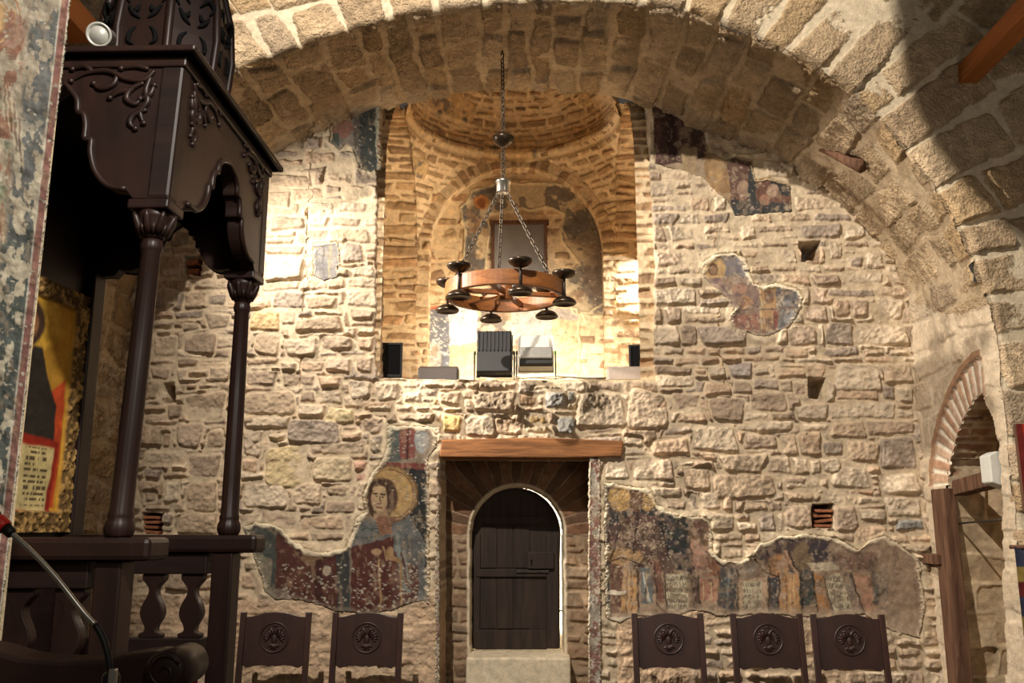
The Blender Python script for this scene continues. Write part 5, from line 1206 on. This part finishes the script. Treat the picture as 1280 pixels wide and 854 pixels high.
# ------------------------------------------------------------------ chairs along the back wall
def make_chair(name, label):
    """origin on the floor under the back, sitter faces -Y"""
    t = thing(name, label, 'chair', (0, 0, 0), 'carved high-backed chairs along the wall')
    W, Ht = .575, 1.16; Rc = Matrix.Rotation(math.radians(-7), 4, 'X') ; Tm = Matrix.Translation((0, 0, .44)) @ Rc
    def pt(nm, mat, fn, bev=.004, par=None, label=None):
        b = MB(); fn(b); o = b.build(nm, mat, par or t, bev)
        if label: o['label'] = label
        return o
    zt = (Ht - .44) / math.cos(math.radians(7))
    for sg in (-1, 1):
        x = sg * (W / 2 - .0225)
        pt('back_post', 'chair', lambda b: (b.box((x - .0225, -.022, 0), (x + .0225, .022, zt), Tm), b.box((x - .0225, -.022, -.44), (x + .0225, .022, .0), Matrix.Translation((0, 0, .44)))), .005)
        pt('leg', 'chair', lambda b: b.box((x - .022, -.5, 0), (x + .022, -.455, .43)), .004)
    w2 = W / 2 - .045
    zb_, ztp = zt - .415, zt - .015
    top = [(-w2, ztp - .02), (-w2 * .8, ztp - .018), (-w2 * .55, ztp - .002), (-w2 * .3, ztp + .012), (0, ztp + .018), (w2 * .3, ztp + .012), (w2 * .55, ztp - .002), (w2 * .8, ztp - .018), (w2, ztp - .02)]
    bot = [(w2, zb_ + .01), (w2 * .86, zb_ - .012), (w2 * .6, zb_ + .004), (w2 * .35, zb_ + .008), (w2 * .1, zb_ - .002), (0, zb_ + .008), (-w2 * .1, zb_ - .002), (-w2 * .35, zb_ + .008), (-w2 * .6, zb_ + .004), (-w2 * .86, zb_ - .012), (-w2, zb_ + .01)]
    u = Tm.to_3x3() @ Vector((0, 0, 1)); n = Tm.to_3x3() @ Vector((0, 1, 0)); o0 = Tm @ Vector((0, -.011, 0))
    pnl = pt('back_panel', 'chair', lambda b: b.prism(top + bot, o0, (1, 0, 0), u, n * .022), .004)
    cz = zt - .195; c0 = Tm @ Vector((0, -.013, cz))
    def q(x, z): return c0 + Vector((x, 0, 0)) + u * z
    def med(b):
        b.tube([q(.114 * math.cos(a), .114 * math.sin(a)) for a in np.linspace(0, 2 * PI, 40)[:-1]], .007, 7, True)
        Rm = Tm.to_3x3()
        b.ell(q(0, -.008), (.024, .012, .045), 12, 8, Rm)
        for sg in (-1, 1):
            b.tube([q(sg * .006, .02), q(sg * .018, .05), q(sg * .03, .066), q(sg * .046, .064), q(sg * .056, .052)], [.012, .011, .011, .009, .003], 7)
            for k in range(5):
                a0 = math.radians(72 - 26 * k); r0, r1 = .05, .095 - .006 * k
                b.tube([q(sg * (.02 + .008 * k), .014 - .008 * k), q(sg * (.02 + r0 * math.cos(a0) * .8 + .012), r0 * math.sin(a0) * .8), q(sg * min(.094, .012 + r1 * math.cos(a0)), r1 * math.sin(a0) * .78 - .004)], [.009, .009, .004], 6)
            b.tube([q(sg * .012, -.045), q(sg * .03, -.066), q(sg * .045, -.07)], [.009, .008, .004], 6)
            b.tube([q(sg * .006, -.05), q(sg * .02, -.09)], [.009, .006], 6)
        b.tube([q(0, -.045), q(0, -.096)], [.011, .007], 6)
        b.tube([q(-.012, .085), q(0, .095), q(.012, .085)], .006, 6)
    pt('medallion', 'chair', med, 0, pnl, 'carved round two-headed eagle medallion')
    pt('seat', 'chair', lambda b: b.box((-W / 2 + .0, -.52, .43), (W / 2, .02, .47)), .012)
    pt('apron', 'chair', lambda b: b.box((-W / 2 + .04, -.495, .36), (W / 2 - .04, -.47, .43)), .003)
    for sg in (-1, 1):
        x = sg * (W / 2 - .022); pt('side_rail', 'chair', lambda b: b.box((x - .012, -.46, .36), (x + .012, -.02, .43)), .003); pt('stretcher', 'chair', lambda b: b.box((x - .012, -.46, .14), (x + .012, -.02, .17)), .003)
    return t
def dup(root, label):
    r = root.copy(); COL.objects.link(r); r['label'] = label
    for ch in list(root.children):
        c = ch.copy(); COL.objects.link(c); c.parent = r
        for g in ch.children:
            d = g.copy(); COL.objects.link(d); d.parent = c
    return r
YCH = 7.6
chs = [(341, 'dark carved chair at far left, beside the throne post'), (457, 'dark carved chair standing just left of the door recess'), (837, 'dark carved chair nearest the door recess on its right'), (962, 'dark carved chair, middle one of the three right of the door'), (1062, 'dark carved chair at the far right end of the row')]
c0 = make_chair('carved_chair', chs[0][1])
for i, (px, lab) in enumerate(chs):
    o = c0 if i == 0 else dup(c0, lab)
    o.location = (at(px, 790, YCH).x, YCH - .04 * (i == 4), 0); o.rotation_euler = (0, 0, (.02, -.02, .03, .02, -.04)[i])

# ------------------------------------------------------------------ right jamb: door frame, bracket, device, icon
fy = lambda px, py: atx(px, py, XR)
FRM = thing('timber_doorway', 'weathered timber door frame in the arched opening at right', 'door frame', (XR + .04, fy(1178, 800).y, 0)); FO = FRM.location
p_, q_ = fy(1178, 622), fy(1178, 800)
b = MB(FO); b.box((XR - .065, fy(1191, 640).y, 0), (XR + .04, fy(1175, 640).y, fy(1172, 612).z)); b.build('post', 'oldwood', FRM, .01)
b = MB(FO); a0 = fy(1176, 618); a1 = fy(1250, 592)
b.prism([(a0.y + .02, a0.z - .03), (a0.y + .02, a0.z + .09), (a1.y - .05, a1.z + .06), (a1.y - .05, a1.z - .06)], (XR + .02, 0, 0), (0, 1, 0), (0, 0, 1), (.14, 0, 0)); b.build('lintel', 'oldwood', FRM, .01)
b = MB(FO); a0 = fy(1186, 655); a1 = fy(1262, 648); b.tube([(XR + .05, a0.y, a0.z), (XR + .05, a1.y, a1.z)], .008, 8); b.build('iron_bar', 'iron', FRM)
pg = MB(); a0 = atx(1149, 697, XR - .06); a1 = atx(1178, 706, XR - .06); pg.box((XR - .1, a1.y, a0.z - .045), (XR - .02, a0.y, a0.z + .04)); tag(pg.build('wall_peg', 'oldwood', None, .008), 'short square wooden peg sticking out of the right jamb', 'peg')
a = at(1235, 612, 6.9); c = at(1262, 565, 6.9)
WD = thing('wall_device', 'white plastic box with small black window, mounted at the right arch', 'device', ((a.x + c.x) / 2, 6.9, a.z)); WO = WD.location; 
b = MB(); w2 = (c.x - a.x) / 2; h = c.z - a.z
b.prism([(-w2, h * .18), (-w2, h * .9), (-w2 * .4, h), (w2, h * .96), (w2, h * .1), (w2 * .4, 0)], (0, -.07, 0), (1, 0, 0), (0, 0, 1), (0, .16, 0)); b.build('housing', 'white', WD, .01)
b = MB(); b.box((w2 * .1, -.074, h * .3), (w2 * .8, -.068, h * .5)); b.build('display', 'glassdark', WD)
b = MB(); b.tube([(w2 * .6, 0, h * .5), (w2 + .14, .02, h * .5)], .018, 8); b.build('bracket', 'iron', WD)

def right_icon():
    Yi = YF - .09; a = at(1269, 530, Yi); a.z = at(1275, 640, Yi).z; c = at(1330, 530, Yi)
    t = thing('icon_panel', 'red painted icon panel at the right edge of the picture', 'icon', (a.x, Yi, a.z))
    w, h = c.x - a.x, c.z - a.z
    b = MB(); b.box((0, -.01, 0), (w, .03, h)); b.build('board', 'oldwood', t, .004)
    cv = Canvas(0, w, 0, h, .006, (176, 52, 38), 501); cv.wx, cv.wy = cv.X, cv.Y
    cv.C = np.broadcast_to(lin((178, 56, 40)), cv.X.shape + (3,)) * (1 + .3 * fbm(cv.X * 9, cv.Y * 9, 3, 3))[..., None]
    for (x, y, rx, ry, cc_) in ((.02, .3, .03, .5, (110, 38, 34)), (.16, .42, .1, .14, (206, 150, 60)), (.2, .25, .08, .2, (70, 60, 44)), (.1, .5, .05, .1, (210, 110, 50))):
        m = 1 - sstep(.85, 1.1, np.hypot((cv.X - x) / rx, (cv.Y - y) / ry)); cv.C = cv.C + (lin(cc_) - cv.C) * m[..., None]
    P = np.stack([cv.X * (w / cv.x[-1]), np.full(cv.X.shape, -.0115), cv.Y * (h / cv.y[-1])], -1); grid_mesh('painting', P, cv.C, 'fresco', None, None, t)
    a = at(1266, 684, YF - .1); a.z = at(1273, 900, YF - .1).z; c = at(1330, 684, YF - .1)
    t = thing('banner', 'yellow, blue and red embroidered banner below the red icon at right', 'banner', (a.x, YF - .1, a.z)); w, h = c.x - a.x, c.z - a.z
    cv = Canvas(0, w, 0, h, .01, (206, 176, 70), 503)
    u = cv.X * 7; v = cv.Y * 3
    cv.C = np.where((v % 1 < .4)[..., None], lin((66, 70, 92)), np.where((v % 1 < .7)[..., None], lin((110, 46, 42)), lin((164, 142, 78)))) * (1 + .4 * fbm(cv.X * 16, cv.Y * 16, 5, 3))[..., None]
    P = np.stack([cv.X, -.02 + .02 * np.sin(cv.X * 22), cv.Y], -1); grid_mesh('cloth', P, cv.C, 'fresco', None, None, t)
    b = MB(); b.tube([(-.02, .0, h), (w + .02, 0, h)], .014, 8); b.build('rod', 'oldwood', t)
right_icon()

# tie beams
def tie(label, p, length, s=.15, tilt=0):
    b = MB(); b.box((p.x - s / 2, p.y - length, p.z - s / 2), (p.x + s / 2, p.y, p.z + s / 2)); tag(b.build('tie_beam', 'beam', None, .01), label, 'beam')
tie('orange-brown squared timber tie beam at the upper right', at(1203, 100, YF + .05), 4.4)
tie('brown timber beam behind the throne crown at the upper left', at(103, 40, 6.2), 3.2, .2)
# rough wooden peg in the soffit
pw = MB(); a = at(1016, 182, 7.75); c = at(1078, 208, 7.3); pw.tube([a, Vector(a).lerp(c, .35) + Vector((0, 0, .02)), Vector(a).lerp(c, .7), c], [.025, .045, .05, .062], 8)
tag(pw.build('timber_stub', 'oldwood'), 'splintered reddish timber stub in the arch underside at right', 'timber')
# small device on the left wall corner
p = at(140, 512, YW - .06)
WI = thing('wall_thermostat', 'small white plastic box on the left corner beside the near throne column', 'device', p)
b = MB(); b.cbox((0, 0, 0), (.085, .03, .165)); b.build('housing', 'white', WI, .008)
b = MB(); b.cbox((.01, -.017, .03), (.04, .006, .05)); b.build('grille', 'palegrey', WI, .002)
# ------------------------------------------------------------------ light
def aim(o, tgt):
    o.rotation_euler = (Vector(tgt) - o.location).to_track_quat('-Z', 'Y').to_euler()
def spot(nm, loc, tgt, e, col, ang, blend, r=.06):
    d = bpy.data.lights.new(nm, 'SPOT'); d.energy = e; d.color = col; d.spot_size = math.radians(ang); d.spot_blend = blend; d.shadow_soft_size = r
    o = bpy.data.objects.new(nm, d); o.location = loc; COL.objects.link(o); aim(o, tgt); return o
def area(nm, loc, tgt, e, col, sx, sy=None):
    d = bpy.data.lights.new(nm, 'AREA'); d.energy = e; d.color = col; d.size = sx
    if sy: d.shape = 'RECTANGLE'; d.size_y = sy
    o = bpy.data.objects.new(nm, d); o.location = loc; COL.objects.link(o); aim(o, tgt); return o
# flood hidden behind the throne canopy, lighting the wall left of the bay
spot('wall_floodlight', (-2.75, 7.2, 4.6), (-1.75, 8.2, 4.25), 215, (1, .91, .79), 128, 1.0, .05)
# a second one beside it, sent across to the right jamb
spot('jamb_floodlight', (-3.35, 6.95, 4.5), (3.3, 7.6, 2.1), 1450, (1, .89, .755), 56, .35, .05)
# daylight from high in the nave, in front of the arch
NL = Vector((-2.0, 1.2, 8.6))
spot('nave_light', NL, (.9, 6.9, 4.5), 4000, (1, .9, .78), 74, .6, .06)
# added spot to brighten the near pier
spot('pier_fill', (.4, .1, 4.4), (-1.75, 2.2, 2.75), 620, (1, .93, .82), 50, .6, .1)
# unseen slab added overhead, cut to shade the upper right of the arch face
def shadow_blocker():
    Yc_ = 4.0; t = (Yc_ - NL.y) / (YF - NL.y); pts = []
    for q in ((1108, -60), (1122, 40), (1134, 105), (1150, 150), (1172, 192), (1205, 235), (1240, 275), (1300, 325)):
        p = NL.lerp(at(*q, YF), t); pts.append((p.x, p.z))
    pts += [(pts[-1][0] + 2.5, pts[-1][1] - .4), (pts[-1][0] + 2.5, pts[0][1] + 1.5), (pts[0][0] - .1, pts[0][1] + 1.5)]
    b = MB(); b.prism(pts, (0, Yc_, 0), (1, 0, 0), (0, 0, 1), (0, -.5, 0)); o = b.build('unseen_shadow_blocker', 'slab'); struct(o)
shadow_blocker()
# soft fill from the body of the nave behind the viewer
area('nave_fill', (1.6, -2.2, 4.4), (-1.0, 7, 1.0), 50, (1, .9, .78), 1.2)
# added low fill for the tie beam and the shaded upper right corner
area('beam_fill', (2.2, 3.0, 2.6), (3.35, 6.4, 5.3), 20, (1, .88, .74), .5)
# lamps of the bay, then an added upward fill for dome and side arches
for px, e in ((618, 260), (672, 210)):
    spot('bay_flood', (at(px, 440, YW).x, YW + .8, ZSILL + .3), (at(px, 440, YW).x, YB + .2, ZSILL + .42), e, (1, .91, .78), 92, .9, .1)
spot('bay_side_lamp', (at(760, 440, YW).x, YW + .45, ZSILL + .35), (XC - A - .25, YB - .1, ZS - .1), 420, (1, .8, .56), 52, .8, .05)
area('bay_fill', (XC, YC - .2, ZSILL + .1), (XC, YC, ZA + 2), 5, (1, .82, .58), .5)
# sun outside the door
area('sun_outside', (1.5, 11, 5), (0, 12.4, 1.0), 1500, (1, .97, .9), 1.0)
w = bpy.data.worlds.new('world'); scene.world = w; w.use_nodes = True
bg = w.node_tree.nodes['Background']; bg.inputs[0].default_value = (1, .86, .7, 1); bg.inputs[1].default_value = .06
vs = scene.view_settings; vs.view_transform = 'Standard'; vs.look = 'None'; vs.exposure = -.06; vs.gamma = 1; vs.use_curve_mapping = False
scene.cycles.use_denoising = True
scene.cycles.max_bounces = 6; scene.cycles.diffuse_bounces = 4
